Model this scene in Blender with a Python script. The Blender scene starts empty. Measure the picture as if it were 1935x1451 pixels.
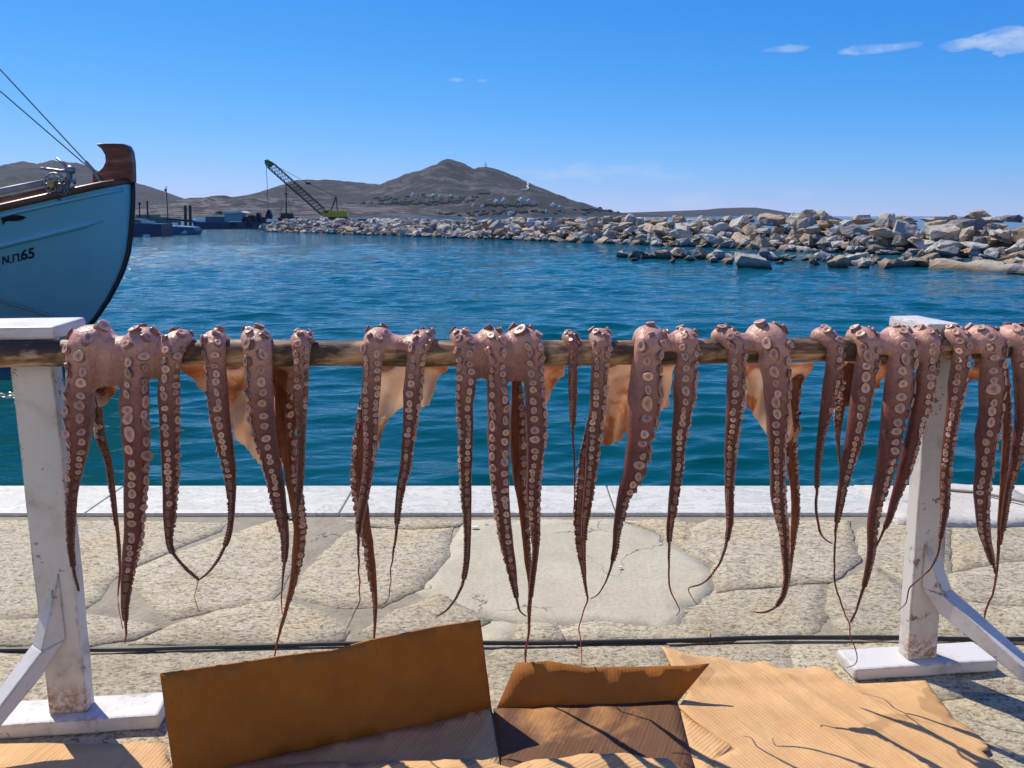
import bpy, bmesh, math, random
import numpy as np
from mathutils import Vector, Matrix, noise as mnoise
from mathutils.bvhtree import BVHTree
from mathutils.kdtree import KDTree
from mathutils.geometry import delaunay_2d_cdt

R = math.radians
scene = bpy.context.scene
col = scene.collection
random.seed(7)
rng = np.random.default_rng(11)

# ------------------------------------------------------------------ camera
CAM_H = 1.10
FPX = 1500.0
PITCH = math.atan2(725.5 - 408.0, FPX)
cam_d = bpy.data.cameras.new('camera')
cam = bpy.data.objects.new('camera', cam_d)
col.objects.link(cam)
cam.location = (0, 0, CAM_H)
cam.rotation_euler = (math.pi / 2 - PITCH, 0, 0)
cam_d.sensor_width = 36
cam_d.lens = FPX / 1935 * 36
cam_d.clip_start = 0.02
cam_d.clip_end = 20000
scene.camera = cam

# ------------------------------------------------------------------ light
SUN_EL, SUN_AZ = R(50), R(45)              # azimuth measured to the left of the view direction
SUN_DIR = Vector((-math.sin(SUN_AZ) * math.cos(SUN_EL), math.cos(SUN_AZ) * math.cos(SUN_EL), math.sin(SUN_EL)))
sun_d = bpy.data.lights.new('sun', 'SUN')
sun_d.energy = 4.7
sun_d.angle = R(0.53)
sun_d.color = (1.0, 0.90, 0.74)
sun = bpy.data.objects.new('sun', sun_d)
col.objects.link(sun)
sun.location = (-8, 8, 14)
sun.rotation_euler = SUN_DIR.to_track_quat('Z', 'Y').to_euler()

scene.view_settings.view_transform = 'Standard'
scene.view_settings.look = 'None'
scene.view_settings.gamma = 1
scene.view_settings.use_curve_mapping = False
scene.view_settings.exposure = 0.08
SKY_STRENGTH = 0.10

F_ = Vector((0, math.cos(PITCH), -math.sin(PITCH)))
U_ = Vector((0, math.sin(PITCH), math.cos(PITCH)))
O_ = Vector((0, 0, CAM_H))


def ray(px, py):
    return F_ + Vector((1, 0, 0)) * ((px - 967.5) / FPX) + U_ * ((725.5 - py) / FPX)


def on_y(px, py, Y):
    d = ray(px, py)
    return O_ + d * (Y / d.y)


def on_z(px, py, z):
    d = ray(px, py)
    return O_ + d * ((z - CAM_H) / d.z)


RK = 0.114                                  # the rack runs slightly away to the right
RC = 1.517 + 0.114 * 0.931


def on_rack(px, py, off=0.0):
    d = ray(px, py)
    return O_ + d * ((RC + off) / (d.y - RK * d.x))


# ------------------------------------------------------------------ node helpers
def new_mat(name):
    m = bpy.data.materials.new(name)
    m.use_nodes = True
    nt = m.node_tree
    b = nt.nodes['Principled BSDF']
    return m, nt, b


def nd(nt, typ, ins=None, **props):
    n = nt.nodes.new(typ)
    for k, v in props.items():
        setattr(n, k, v)
    if ins:
        for k, v in ins.items():
            s = n.inputs[k]
            if isinstance(v, bpy.types.NodeSocket):
                nt.links.new(v, s)
            else:
                s.default_value = v
    return n


def lnk(nt, a, b):
    nt.links.new(a, b)


def coords(nt, kind='Object', scale=(1, 1, 1), rot=(0, 0, 0)):
    t = nd(nt, 'ShaderNodeTexCoord')
    m = nd(nt, 'ShaderNodeMapping', {'Vector': t.outputs[kind], 'Scale': scale, 'Rotation': rot})
    return m.outputs[0]


def noise(nt, vec, scale, detail=6, rough=0.6, dist=0.0):
    return nd(nt, 'ShaderNodeTexNoise', {'Vector': vec, 'Scale': scale, 'Detail': detail, 'Roughness': rough, 'Distortion': dist})


def ramp(nt, fac, stops, interp='LINEAR'):
    n = nd(nt, 'ShaderNodeValToRGB', {'Fac': fac})
    cr = n.color_ramp
    cr.interpolation = interp
    while len(cr.elements) < len(stops):
        cr.elements.new(0.5)
    for e, (p, c) in zip(cr.elements, stops):
        e.position = p
        if not hasattr(c, '__len__'):
            c = (c, c, c)
        e.color = (*c[:3], 1)
    return n.outputs[0]


def mixc(nt, fac, a, b, blend='MIX'):
    n = nd(nt, 'ShaderNodeMix', data_type='RGBA', blend_type=blend)
    for s, v in ((n.inputs[0], fac), (n.inputs[6], a), (n.inputs[7], b)):
        if isinstance(v, bpy.types.NodeSocket):
            nt.links.new(v, s)
        else:
            s.default_value = v if not (hasattr(v, '__len__') and len(v) == 3) else (*v, 1)
    return n.outputs[2]


def math_(nt, op, a, b=0.0, clamp=False):
    n = nd(nt, 'ShaderNodeMath', operation=op, use_clamp=clamp)
    for s, v in zip(n.inputs, (a, b)):
        if isinstance(v, bpy.types.NodeSocket):
            nt.links.new(v, s)
        else:
            s.default_value = v
    return n.outputs[0]


def bump(nt, height, strength, dist, normal=None):
    n = nd(nt, 'ShaderNodeBump', {'Height': height, 'Strength': strength, 'Distance': dist})
    if normal is not None:
        nt.links.new(normal, n.inputs['Normal'])
    return n.outputs[0]


def simple(name, color, rough=0.6, metal=0.0, var=0.25, scale=20.0, bs=0.2, bd=0.002, kind='Object'):
    m, nt, b = new_mat(name)
    v = coords(nt, kind)
    n = noise(nt, v, scale)
    c0 = tuple(x * (1 - var) for x in color)
    c1 = tuple(min(1, x * (1 + var)) for x in color)
    lnk(nt, ramp(nt, n.outputs[0], [(0.3, c0), (0.7, c1)]), b.inputs['Base Color'])
    b.inputs['Roughness'].default_value = rough
    b.inputs['Metallic'].default_value = metal
    if bs:
        lnk(nt, bump(nt, noise(nt, v, scale * 3).outputs[0], bs, bd), b.inputs['Normal'])
    return m


# ------------------------------------------------------------------ world
world = bpy.data.worlds.new('World')
scene.world = world
world.use_nodes = True
wn = world.node_tree
bg = wn.nodes['Background']
sky = nd(wn, 'ShaderNodeTexSky', sky_type='NISHITA', sun_disc=False)
sky.sun_elevation = SUN_EL
sky.sun_rotation = -SUN_AZ
sky.altitude = 0
sky.air_density = 0.7
sky.dust_density = 0.0
sky.ozone_density = 3.0
# the deep, saturated blue of the day: one film-like response per colour over the whole sky
sp_ = nd(wn, 'ShaderNodeSeparateColor', {0: sky.outputs[0]})
pw = []
for i, (a_, e_, b_) in enumerate(((1.2, 1.9, 0.8), (1.40, 1.15, 1.1), (3.3, 1.0, 2.2))):
    x_ = math_(wn, 'POWER', math_(wn, 'MULTIPLY', sp_.outputs[i], SKY_STRENGTH), e_)
    pw.append(math_(wn, 'DIVIDE', math_(wn, 'DIVIDE', math_(wn, 'MULTIPLY', x_, a_), math_(wn, 'ADD', 1.0, math_(wn, 'MULTIPLY', x_, b_))), SKY_STRENGTH))
gm = nd(wn, 'ShaderNodeCombineColor', {0: pw[0], 1: pw[1], 2: pw[2]})
# small fair-weather clouds: soft patches at fixed bearings and heights
tc = nd(wn, 'ShaderNodeTexCoord')
sx = nd(wn, 'ShaderNodeSeparateXYZ', {0: tc.outputs['Generated']})
az = math_(wn, 'ARCTAN2', sx.outputs[0], sx.outputs[1])
el = math_(wn, 'ARCSINE', sx.outputs[2])
n1 = noise(wn, nd(wn, 'ShaderNodeMapping', {'Vector': tc.outputs['Generated'], 'Scale': (1, 1, 2.6)}).outputs[0], 34, 6, 0.62)
n2 = noise(wn, nd(wn, 'ShaderNodeMapping', {'Vector': tc.outputs['Generated'], 'Scale': (1, 1, 2.0), 'Location': (3, 1, 2)}).outputs[0], 16, 4, 0.55)
acc = None
CLOUDS = [(1485, 93, 48, 7, .34), (1662, 92, 84, 13, .62), (1905, 78, 145, 19, .70), (1130, 328, 190, 15, .34),
          (1315, 382, 62, 20, .34), (1420, 384, 45, 14, .2), (1506, 370, 40, 10, .26), (862, 150, 16, 4, .3), (912, 150, 11, 4, .25),
          (2200, 60, 160, 26, .8), (-240, 90, 150, 20, .5), (-480, 330, 200, 16, .35)]
for (px, py, hw, hh, s) in CLOUDS:
    d0 = ray(px, py).normalized(); dx = ray(px + hw, py).normalized(); dy = ray(px, py - hh).normalized()
    A = math.atan2(d0.x, d0.y); E = math.asin(d0.z)
    wa = abs(math.atan2(dx.x, dx.y) - A); we = abs(math.asin(dy.z) - E)
    u = math_(wn, 'DIVIDE', math_(wn, 'SUBTRACT', az, A), wa)
    v = math_(wn, 'DIVIDE', math_(wn, 'SUBTRACT', el, E), we)
    v = math_(wn, 'ADD', v, math_(wn, 'MULTIPLY', math_(wn, 'SUBTRACT', n2.outputs[0], 0.5), 4.0))
    r2 = math_(wn, 'ADD', math_(wn, 'MULTIPLY', u, u), math_(wn, 'MULTIPLY', v, v))
    f = math_(wn, 'SUBTRACT', 1.0, r2, True)
    f = math_(wn, 'MULTIPLY', math_(wn, 'POWER', f, 0.6), s)
    acc = f if acc is None else math_(wn, 'MAXIMUM', acc, f)
dens = math_(wn, 'MULTIPLY', acc, nd(wn, 'ShaderNodeMapRange', {0: n1.outputs[0], 1: 0.28, 2: 0.62}).outputs[0], True)
cl = mixc(wn, dens, gm.outputs[0], (6.2, 7.0, 8.6))
lnk(wn, cl, bg.inputs['Color'])
bg.inputs['Strength'].default_value = SKY_STRENGTH


# ------------------------------------------------------------------ mesh helpers
def mesh_obj(name, verts, faces, mat=None, parent=None, smooth=False, link=True):
    me = bpy.data.meshes.new(name)
    me.from_pydata([tuple(v) for v in verts], [], faces)
    me.validate()
    if smooth:
        me.polygons.foreach_set('use_smooth', [True] * len(me.polygons))
    if mat:
        me.materials.append(mat)
    o = bpy.data.objects.new(name, me)
    if link:
        col.objects.link(o)
    if parent:
        o.parent = parent
    return o


def np_obj(name, V, Q, mat=None, parent=None, smooth=True):
    me = bpy.data.meshes.new(name)
    me.from_pydata(V.tolist(), [], Q.tolist())
    if smooth:
        me.polygons.foreach_set('use_smooth', [True] * len(me.polygons))
    if mat:
        me.materials.append(mat)
    o = bpy.data.objects.new(name, me)
    col.objects.link(o)
    if parent:
        o.parent = parent
    return o


def tag(o, label=None, cat=None, group=None, kind=None):
    if label: o['label'] = label
    if cat: o['category'] = cat
    if group: o['group'] = group
    if kind: o['kind'] = kind
    return o


def thing(name, label, cat, loc=(0, 0, 0), group=None):
    o = bpy.data.objects.new(name, None)
    o.empty_display_size = 0.1
    col.objects.link(o)
    o.location = loc
    return tag(o, label, cat, group)


def keep(o, root):
    """parent a part whose mesh is in world coordinates"""
    o.parent = root
    o.matrix_parent_inverse = Matrix.Translation(-Vector(root.location))
    return o


def under(o, part):
    """make o a sub-part of a part that is already placed"""
    o.parent = part
    o.matrix_parent_inverse = Matrix.Identity(4)
    return o


class MB:
    def __init__(self):
        self.v = []; self.f = []

    def add(self, vs, fs):
        k = len(self.v)
        self.v += [tuple(p) for p in vs]
        self.f += [tuple(i + k for i in f) for f in fs]
        return self

    def box(self, c, s, rz=0.0, M=None):
        vs = [Vector((sx * s[0] / 2, sy * s[1] / 2, sz * s[2] / 2)) for sx in (-1, 1) for sy in (-1, 1) for sz in (-1, 1)]
        m = M if M is not None else Matrix.Rotation(rz, 3, 'Z')
        vs = [m @ p + Vector(c) for p in vs]
        return self.add(vs, [(0, 1, 3, 2), (4, 6, 7, 5), (0, 4, 5, 1), (2, 3, 7, 6), (0, 2, 6, 4), (1, 5, 7, 3)])

    def tube(self, pts, rad, n=8, cap=True):
        pts = [Vector(p) for p in pts]
        if not hasattr(rad, '__len__'):
            rad = [rad] * len(pts)
        vs, fs = [], []
        up = None
        for i, p in enumerate(pts):
            t = (pts[min(i + 1, len(pts) - 1)] - pts[max(i - 1, 0)])
            t = t.normalized() if t.length > 1e-9 else Vector((0, 0, 1))
            if up is None:
                up = t.orthogonal().normalized()
            up = (up - t * up.dot(t))
            up = up.normalized() if up.length > 1e-6 else t.orthogonal().normalized()
            s = t.cross(up)
            for k in range(n):
                a = 2 * math.pi * k / n
                vs.append(p + (up * math.cos(a) + s * math.sin(a)) * rad[i])
        for i in range(len(pts) - 1):
            for k in range(n):
                fs.append((i * n + k, i * n + (k + 1) % n, (i + 1) * n + (k + 1) % n, (i + 1) * n + k))
        if cap:
            fs.append(tuple(reversed(range(n))))
            fs.append(tuple(range((len(pts) - 1) * n, len(pts) * n)))
        return self.add(vs, fs)

    def prism(self, pts, off):
        """polygon pts extruded by vector off"""
        n = len(pts); off = Vector(off)
        vs = [Vector(p) for p in pts] + [Vector(p) + off for p in pts]
        fs = [tuple(range(n)), tuple(reversed(range(n, 2 * n)))]
        fs += [(i, n + i, n + (i + 1) % n, (i + 1) % n) for i in range(n)]
        return self.add(vs, fs)

    def build(self, name, mat, parent=None, smooth=False, bevel=0.0, seg=2):
        o = mesh_obj(name, self.v, self.f, mat, None, smooth)
        bm = bmesh.new(); bm.from_mesh(o.data); bmesh.ops.recalc_face_normals(bm, faces=bm.faces); bm.to_mesh(o.data); bm.free()
        if bevel:
            md = o.modifiers.new('bevel', 'BEVEL'); md.width = bevel; md.segments = seg; md.limit_method = 'ANGLE'
        if parent:
            keep(o, parent)
        return o


def catmull(P, step):
    """resample rows of P (first three columns are positions) along a Catmull-Rom curve"""
    P = np.asarray(P, float)
    E = np.vstack([2 * P[0] - P[1], P, 2 * P[-1] - P[-2]])
    out = []
    for i in range(1, len(E) - 2):
        L = np.linalg.norm(E[i + 1, :3] - E[i, :3])
        n = max(2, int(math.ceil(L / step)))
        for k in range(n):
            t = k / n
            out.append(0.5 * ((2 * E[i]) + (-E[i - 1] + E[i + 1]) * t + (2 * E[i - 1] - 5 * E[i] + 4 * E[i + 1] - E[i + 2]) * t * t
                              + (-E[i - 1] + 3 * E[i] - 3 * E[i + 1] + E[i + 2]) * t ** 3))
    out.append(E[-2])
    return np.array(out)


def fbm(x, y, z=0.0, oct=5):
    return mnoise.fractal(Vector((x, y, z)), 1.0, 2.0, oct)


def poly_fill(poly, step, jitter=0.3):
    """triangulate a 2D polygon with interior points about step apart -> verts2d, faces, boundary flags"""
    P = [Vector(p) for p in poly]
    bnd = []
    for a, b in zip(P, P[1:] + P[:1]):
        n = max(1, int(round((b - a).length / step)))
        bnd += [a.lerp(b, k / n) for k in range(n)]
    n = len(bnd)
    xs = [p.x for p in bnd]; ys = [p.y for p in bnd]

    def inside(x, y):
        c = False
        for i in range(n):
            a = bnd[i]; b = bnd[i - 1]
            if (a.y > y) != (b.y > y) and x < (b.x - a.x) * (y - a.y) / (b.y - a.y) + a.x:
                c = not c
        return c
    pts = list(bnd)
    y = min(ys) + step / 2
    row = 0
    while y < max(ys):
        x = min(xs) + step * (0.25 + 0.5 * (row % 2))
        while x < max(xs):
            q = Vector((x + random.uniform(-jitter, jitter) * step, y + random.uniform(-jitter, jitter) * step))
            if inside(q.x, q.y) and min((q - b).length_squared for b in bnd) > (0.45 * step) ** 2:
                pts.append(q)
            x += step
        y += step; row += 1
    v, e, f, _, _, _ = delaunay_2d_cdt(pts, [], [list(range(n))], 1, 1e-7)
    bs = set()
    from collections import Counter
    cnt = Counter()
    for t in f:
        for a, b in zip(t, list(t[1:]) + [t[0]]):
            cnt[(min(a, b), max(a, b))] += 1
    loops = [k for k, c in cnt.items() if c == 1]
    for a, b in loops:
        bs.add(a); bs.add(b)
    return v, f, bs


# ------------------------------------------------------------------ materials: setting
def m_stone():
    m, nt, b = new_mat('rough_paving_stone')
    v = coords(nt, 'Object')
    oi = nd(nt, 'ShaderNodeObjectInfo')
    vv = nd(nt, 'ShaderNodeVectorMath', {0: v, 1: nd(nt, 'ShaderNodeCombineXYZ', {0: math_(nt, 'MULTIPLY', oi.outputs['Random'], 13.0)}).outputs[0]}, operation='ADD').outputs[0]
    big = noise(nt, vv, 3.2, 5, 0.6)
    mid = noise(nt, nd(nt, 'ShaderNodeMapping', {'Vector': vv, 'Scale': (1, 1.9, 1), 'Rotation': (0, 0, 0.25)}).outputs[0], 26, 8, 0.72, 0.6)
    fin = noise(nt, vv, 160, 4, 0.7)
    base = ramp(nt, big.outputs[0], [(0.35, (0.70, 0.62, 0.44)), (0.5, (0.77, 0.70, 0.53)), (0.65, (0.80, 0.67, 0.44))])
    pit = noise(nt, nd(nt, 'ShaderNodeMapping', {'Vector': vv, 'Scale': (1, 1.5, 1)}).outputs[0], 75, 5, 0.65, 0.5)
    c = mixc(nt, 0.9, base, ramp(nt, mid.outputs[0], [(0.36, (0.45, 0.42, 0.36)), (0.47, (0.92, 0.91, 0.88)), (0.62, (1.0, 1.0, 0.98))]), 'MULTIPLY')
    c = mixc(nt, 0.9, c, ramp(nt, pit.outputs[0], [(0.38, (0.38, 0.35, 0.29)), (0.48, (0.94, 0.93, 0.90)), (0.6, (1.0, 1.0, 1.0))]), 'MULTIPLY')
    c = mixc(nt, 0.5, c, ramp(nt, fin.outputs[0], [(0.38, (0.45, 0.42, 0.36)), (0.48, (0.95, 0.95, 0.95)), (0.7, (1, 1, 1))]), 'MULTIPLY')
    val = math_(nt, 'ADD', 0.88, math_(nt, 'MULTIPLY', oi.outputs['Random'], 0.3))
    c = mixc(nt, 1.0, c, nd(nt, 'ShaderNodeCombineColor', {0: val, 1: val, 2: val}).outputs[0], 'MULTIPLY')
    lnk(nt, c, b.inputs['Base Color'])
    b.inputs['Roughness'].default_value = 0.85
    n0 = bump(nt, mid.outputs[0], 0.8, 0.016)
    n1 = bump(nt, pit.outputs[0], 0.8, 0.008, n0)
    n2 = bump(nt, fin.outputs[0], 0.6, 0.004, n1)
    lnk(nt, n2, b.inputs['Normal'])
    return m


def m_slab(name, c0, c1, bs=0.5):
    m, nt, b = new_mat(name)
    v = coords(nt, 'Object')
    a = noise(nt, v, 5, 6, 0.65, 0.4); f = noise(nt, v, 90, 5, 0.7)
    cr = nd(nt, 'ShaderNodeTexVoronoi', {'Vector': nd(nt, 'ShaderNodeVectorMath', {0: v, 1: nd(nt, 'ShaderNodeVectorMath', {0: noise(nt, v, 6, 4).outputs[1], 'Scale': 0.25}, operation='SCALE').outputs[0]}, operation='ADD').outputs[0], 'Scale': 3.1}, feature='DISTANCE_TO_EDGE')
    crack = ramp(nt, cr.outputs[0], [(0.0, 0.0), (0.012, 1.0)])
    gate = ramp(nt, noise(nt, v, 2.2, 2).outputs[0], [(0.5, 1.0), (0.56, 0.0)])
    crack = mixc(nt, gate, crack, (1, 1, 1))
    c = ramp(nt, a.outputs[0], [(0.3, c0), (0.7, c1)])
    c = mixc(nt, 0.4, c, ramp(nt, f.outputs[0], [(0.3, 0.45), (0.55, 1.0)]), 'MULTIPLY')
    c = mixc(nt, 0.7, c, crack, 'MULTIPLY')
    lnk(nt, c, b.inputs['Base Color'])
    b.inputs['Roughness'].default_value = 0.9
    n1 = bump(nt, a.outputs[0], bs, 0.02)
    n2 = bump(nt, f.outputs[0], bs, 0.004, n1)
    lnk(nt, bump(nt, crack, 0.6, 0.004, n2), b.inputs['Normal'])
    return m


def m_marble():
    m, nt, b = new_mat('weathered_marble')
    v = coords(nt, 'Object')
    oi = nd(nt, 'ShaderNodeObjectInfo')
    vv = nd(nt, 'ShaderNodeVectorMath', {0: v, 1: nd(nt, 'ShaderNodeCombineXYZ', {0: math_(nt, 'MULTIPLY', oi.outputs['Random'], 7.0)}).outputs[0]}, operation='ADD').outputs[0]
    w = nd(nt, 'ShaderNodeMapping', {'Vector': vv, 'Scale': (1, 2.2, 1), 'Rotation': (0, 0, 0.6)}).outputs[0]
    a = noise(nt, w, 4, 8, 0.62, 1.6); f = noise(nt, vv, 70, 4)
    c = ramp(nt, a.outputs[0], [(0.36, (0.54, 0.545, 0.47)), (0.46, (0.68, 0.685, 0.59)), (0.5, (0.48, 0.495, 0.43)), (0.535, (0.72, 0.72, 0.62)), (0.7, (0.61, 0.615, 0.53))])
    c = mixc(nt, 0.3, c, ramp(nt, f.outputs[0], [(0.3, 0.6), (0.55, 1.0)]), 'MULTIPLY')
    lnk(nt, c, b.inputs['Base Color'])
    b.inputs['Roughness'].default_value = 0.5
    lnk(nt, bump(nt, f.outputs[0], 0.15, 0.003), b.inputs['Normal'])
    return m


def m_water():
    m, nt, b = new_mat('harbour_water')
    g = nd(nt, 'ShaderNodeNewGeometry').outputs['Position']
    def N(scale, st, rot, det=3, r=0.55, d=0.3):
        return noise(nt, nd(nt, 'ShaderNodeMapping', {'Vector': g, 'Scale': st, 'Rotation': (0, 0, rot)}).outputs[0], scale, det, r, d).outputs[0]
    a = N(0.7, (0.5, 1, 1), 0.15)
    c = N(2.6, (0.5, 1, 1), -0.2)
    e = N(9.0, (0.5, 1, 1), 0.1, 2)
    big = noise(nt, g, 0.05, 3).outputs[0]
    far = nd(nt, 'ShaderNodeMapRange', {0: nd(nt, 'ShaderNodeSeparateXYZ', {0: g}).outputs[1], 1: 7.0, 2: 45.0}).outputs[0]
    shoal = ramp(nt, big, [(0.35, (0.0005, 0.058, 0.064)), (0.65, (0.001, 0.082, 0.082))])
    deep = ramp(nt, big, [(0.35, (0.0005, 0.090, 0.130)), (0.65, (0.001, 0.125, 0.165))])
    lnk(nt, mixc(nt, far, shoal, deep), b.inputs['Base Color'])
    b.inputs['Roughness'].default_value = 0.07
    b.inputs['IOR'].default_value = 1.333
    b.inputs['Specular IOR Level'].default_value = 0.36
    n1 = bump(nt, a, 1.0, 0.85)
    n2 = bump(nt, c, 1.0, 0.36, n1)
    n3 = bump(nt, e, 0.6, 0.03, n2)
    lnk(nt, n3, b.inputs['Normal'])
    return m


def m_near_water():
    """same water; the fine relief takes over from the modelled ripples with distance"""
    m = m_water()
    m.name = 'harbour_water_near'
    nt = m.node_tree
    g = nd(nt, 'ShaderNodeNewGeometry').outputs['Position']
    y = nd(nt, 'ShaderNodeSeparateXYZ', {0: g}).outputs[1]
    for n in nt.nodes:
        if n.type == 'BUMP':
            d = round(n.inputs['Distance'].default_value, 2)
            y0, y1, a0, a1 = {0.85: (20, 60, 0.0, 1.0), 0.36: (10, 45, 0.06, 1.0)}.get(d, (5, 20, 0.3, 0.6))
            lnk(nt, nd(nt, 'ShaderNodeMapRange', {0: y, 1: y0, 2: y1, 3: a0, 4: a1}).outputs[0], n.inputs['Strength'])
    return m


def m_hill(name, scrub, rock, lo, hi, sc=1.0):
    m, nt, b = new_mat(name)
    v = coords(nt, 'Object')
    a = noise(nt, nd(nt, 'ShaderNodeMapping', {'Vector': v, 'Rotation': (0, 0.5, 0), 'Scale': (1, 1, 2.2)}).outputs[0], 0.016 * sc, 8, 0.72, 0.4)
    f = noise(nt, v, 0.09, 6, 0.7)
    t = noise(nt, v, 0.006, 3)
    gr = ramp(nt, f.outputs[0], [(0.3, tuple(x * .55 for x in scrub)), (0.6, scrub), (0.75, tuple(x * 1.3 for x in scrub))])
    k = math_(nt, 'ADD', math_(nt, 'MULTIPLY', a.outputs[0], 0.75), math_(nt, 'MULTIPLY', t.outputs[0], 0.25))
    c = mixc(nt, ramp(nt, k, [(lo, 0.0), (hi, 1.0)]), gr, mixc(nt, ramp(nt, f.outputs[0], [(0.35, 0.0), (0.6, 1.0)]), tuple(x * .5 for x in rock), rock))
    lnk(nt, c, b.inputs['Base Color'])
    b.inputs['Roughness'].default_value = 0.95
    n1 = bump(nt, a.outputs[0], 1.0, 26.0)
    lnk(nt, bump(nt, f.outputs[0], 0.8, 5.0, n1), b.inputs['Normal'])
    return m


def m_rock():
    m, nt, b = new_mat('quarry_boulder')
    v = coords(nt, 'Object')
    oi = nd(nt, 'ShaderNodeObjectInfo')
    rnd = oi.outputs['Random']
    tone = ramp(nt, rnd, [(0.0, (0.60, 0.57, 0.50)), (0.18, (0.31, 0.30, 0.27)), (0.34, (0.52, 0.41, 0.28)), (0.48, (0.20, 0.20, 0.20)),
                          (0.60, (0.62, 0.57, 0.46)), (0.76, (0.36, 0.25, 0.15)), (0.84, (0.45, 0.42, 0.36)), (0.94, (0.50, 0.35, 0.22))], 'CONSTANT')
    ofs = nd(nt, 'ShaderNodeCombineXYZ', {0: math_(nt, 'MULTIPLY', rnd, 31.0), 2: math_(nt, 'MULTIPLY', rnd, 17.0)}).outputs[0]
    vv = nd(nt, 'ShaderNodeVectorMath', {0: v, 1: ofs}, operation='ADD').outputs[0]
    a = noise(nt, vv, 2.2, 7, 0.65, 0.3); f = noise(nt, nd(nt, 'ShaderNodeMapping', {'Vector': vv, 'Scale': (1, 1, 3.5)}).outputs[0], 6, 6, 0.7)
    c = mixc(nt, ramp(nt, a.outputs[0], [(0.46, 0.0), (0.64, 0.42)]), tone, (0.40, 0.30, 0.19))
    c = mixc(nt, 0.6, c, ramp(nt, f.outputs[0], [(0.3, 0.45), (0.55, 1.0)]), 'MULTIPLY')
    pz = nd(nt, 'ShaderNodeSeparateXYZ', {0: nd(nt, 'ShaderNodeNewGeometry').outputs['Position']}).outputs[2]
    wet = nd(nt, 'ShaderNodeMapRange', {0: math_(nt, 'ADD', pz, math_(nt, 'MULTIPLY', a.outputs[0], 0.25)), 1: -0.62, 2: -0.42, 3: 0.85, 4: 0.0}).outputs[0]
    c = mixc(nt, wet, c, (0.030, 0.026, 0.020))      # weed and tar at the waterline
    lnk(nt, c, b.inputs['Base Color'])
    b.inputs['Roughness'].default_value = 0.85
    n1 = bump(nt, a.outputs[0], 0.7, 0.18)
    lnk(nt, bump(nt, f.outputs[0], 0.6, 0.05, n1), b.inputs['Normal'])
    return m


def m_paint():
    m, nt, b = new_mat('chipped_white_paint')
    v = coords(nt, 'Object')
    a = noise(nt, v, 16, 5, 0.6); f = noise(nt, v, 70, 6, 0.7); gy = noise(nt, v, 7, 6, 0.7)
    geo = nd(nt, 'ShaderNodeNewGeometry')
    bv = nd(nt, 'ShaderNodeBevel', {'Radius': 0.007}, samples=4)
    dt = nd(nt, 'ShaderNodeVectorMath', {0: bv.outputs[0], 1: geo.outputs['Normal']}, operation='DOT_PRODUCT').outputs['Value']
    edge = nd(nt, 'ShaderNodeMapRange', {0: dt, 1: 0.99, 2: 0.80, 3: 0.0, 4: 0.26}).outputs[0]
    k = math_(nt, 'ADD', math_(nt, 'ADD', math_(nt, 'MULTIPLY', a.outputs[0], 0.55), math_(nt, 'MULTIPLY', f.outputs[0], 0.45)), edge)
    chip = ramp(nt, k, [(0.60, 0.0), (0.615, 1.0)])
    white = ramp(nt, gy.outputs[0], [(0.33, (0.36, 0.33, 0.30)), (0.43, (0.61, 0.59, 0.56)), (0.52, (0.69, 0.68, 0.66))])
    wood = ramp(nt, f.outputs[0], [(0.35, (0.10, 0.085, 0.07)), (0.65, (0.28, 0.24, 0.19))])
    c = mixc(nt, chip, white, wood)
    at = nd(nt, 'ShaderNodeAttribute', attribute_name='rust')
    rk = math_(nt, 'MULTIPLY', at.outputs['Fac'], ramp(nt, f.outputs[0], [(0.42, 0.0), (0.56, 1.0)]))
    c = mixc(nt, rk, c, (0.34, 0.13, 0.035))
    lnk(nt, c, b.inputs['Base Color'])
    b.inputs['Roughness'].default_value = 0.5
    n1 = bump(nt, chip, -0.5, 0.0015)
    lnk(nt, bump(nt, f.outputs[0], 0.2, 0.002, n1), b.inputs['Normal'])
    return m


def m_pole():
    m, nt, b = new_mat('stained_bare_wood')
    v = coords(nt, 'Object', (2.5, 30, 30))
    g = noise(nt, v, 2.0, 7, 0.65, 0.5)
    st = noise(nt, coords(nt, 'Object', (7, 14, 14)), 1.2, 5, 0.6)
    c = ramp(nt, g.outputs[0], [(0.38, (0.14, 0.07, 0.032)), (0.5, (0.38, 0.22, 0.11)), (0.62, (0.56, 0.38, 0.21))])
    c = mixc(nt, ramp(nt, st.outputs[0], [(0.44, 0.0), (0.54, 0.92)]), c, (0.030, 0.018, 0.012))
    lnk(nt, c, b.inputs['Base Color'])
    b.inputs['Roughness'].default_value = 0.55
    lnk(nt, bump(nt, g.outputs[0], 0.5, 0.003), b.inputs['Normal'])
    return m


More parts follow.
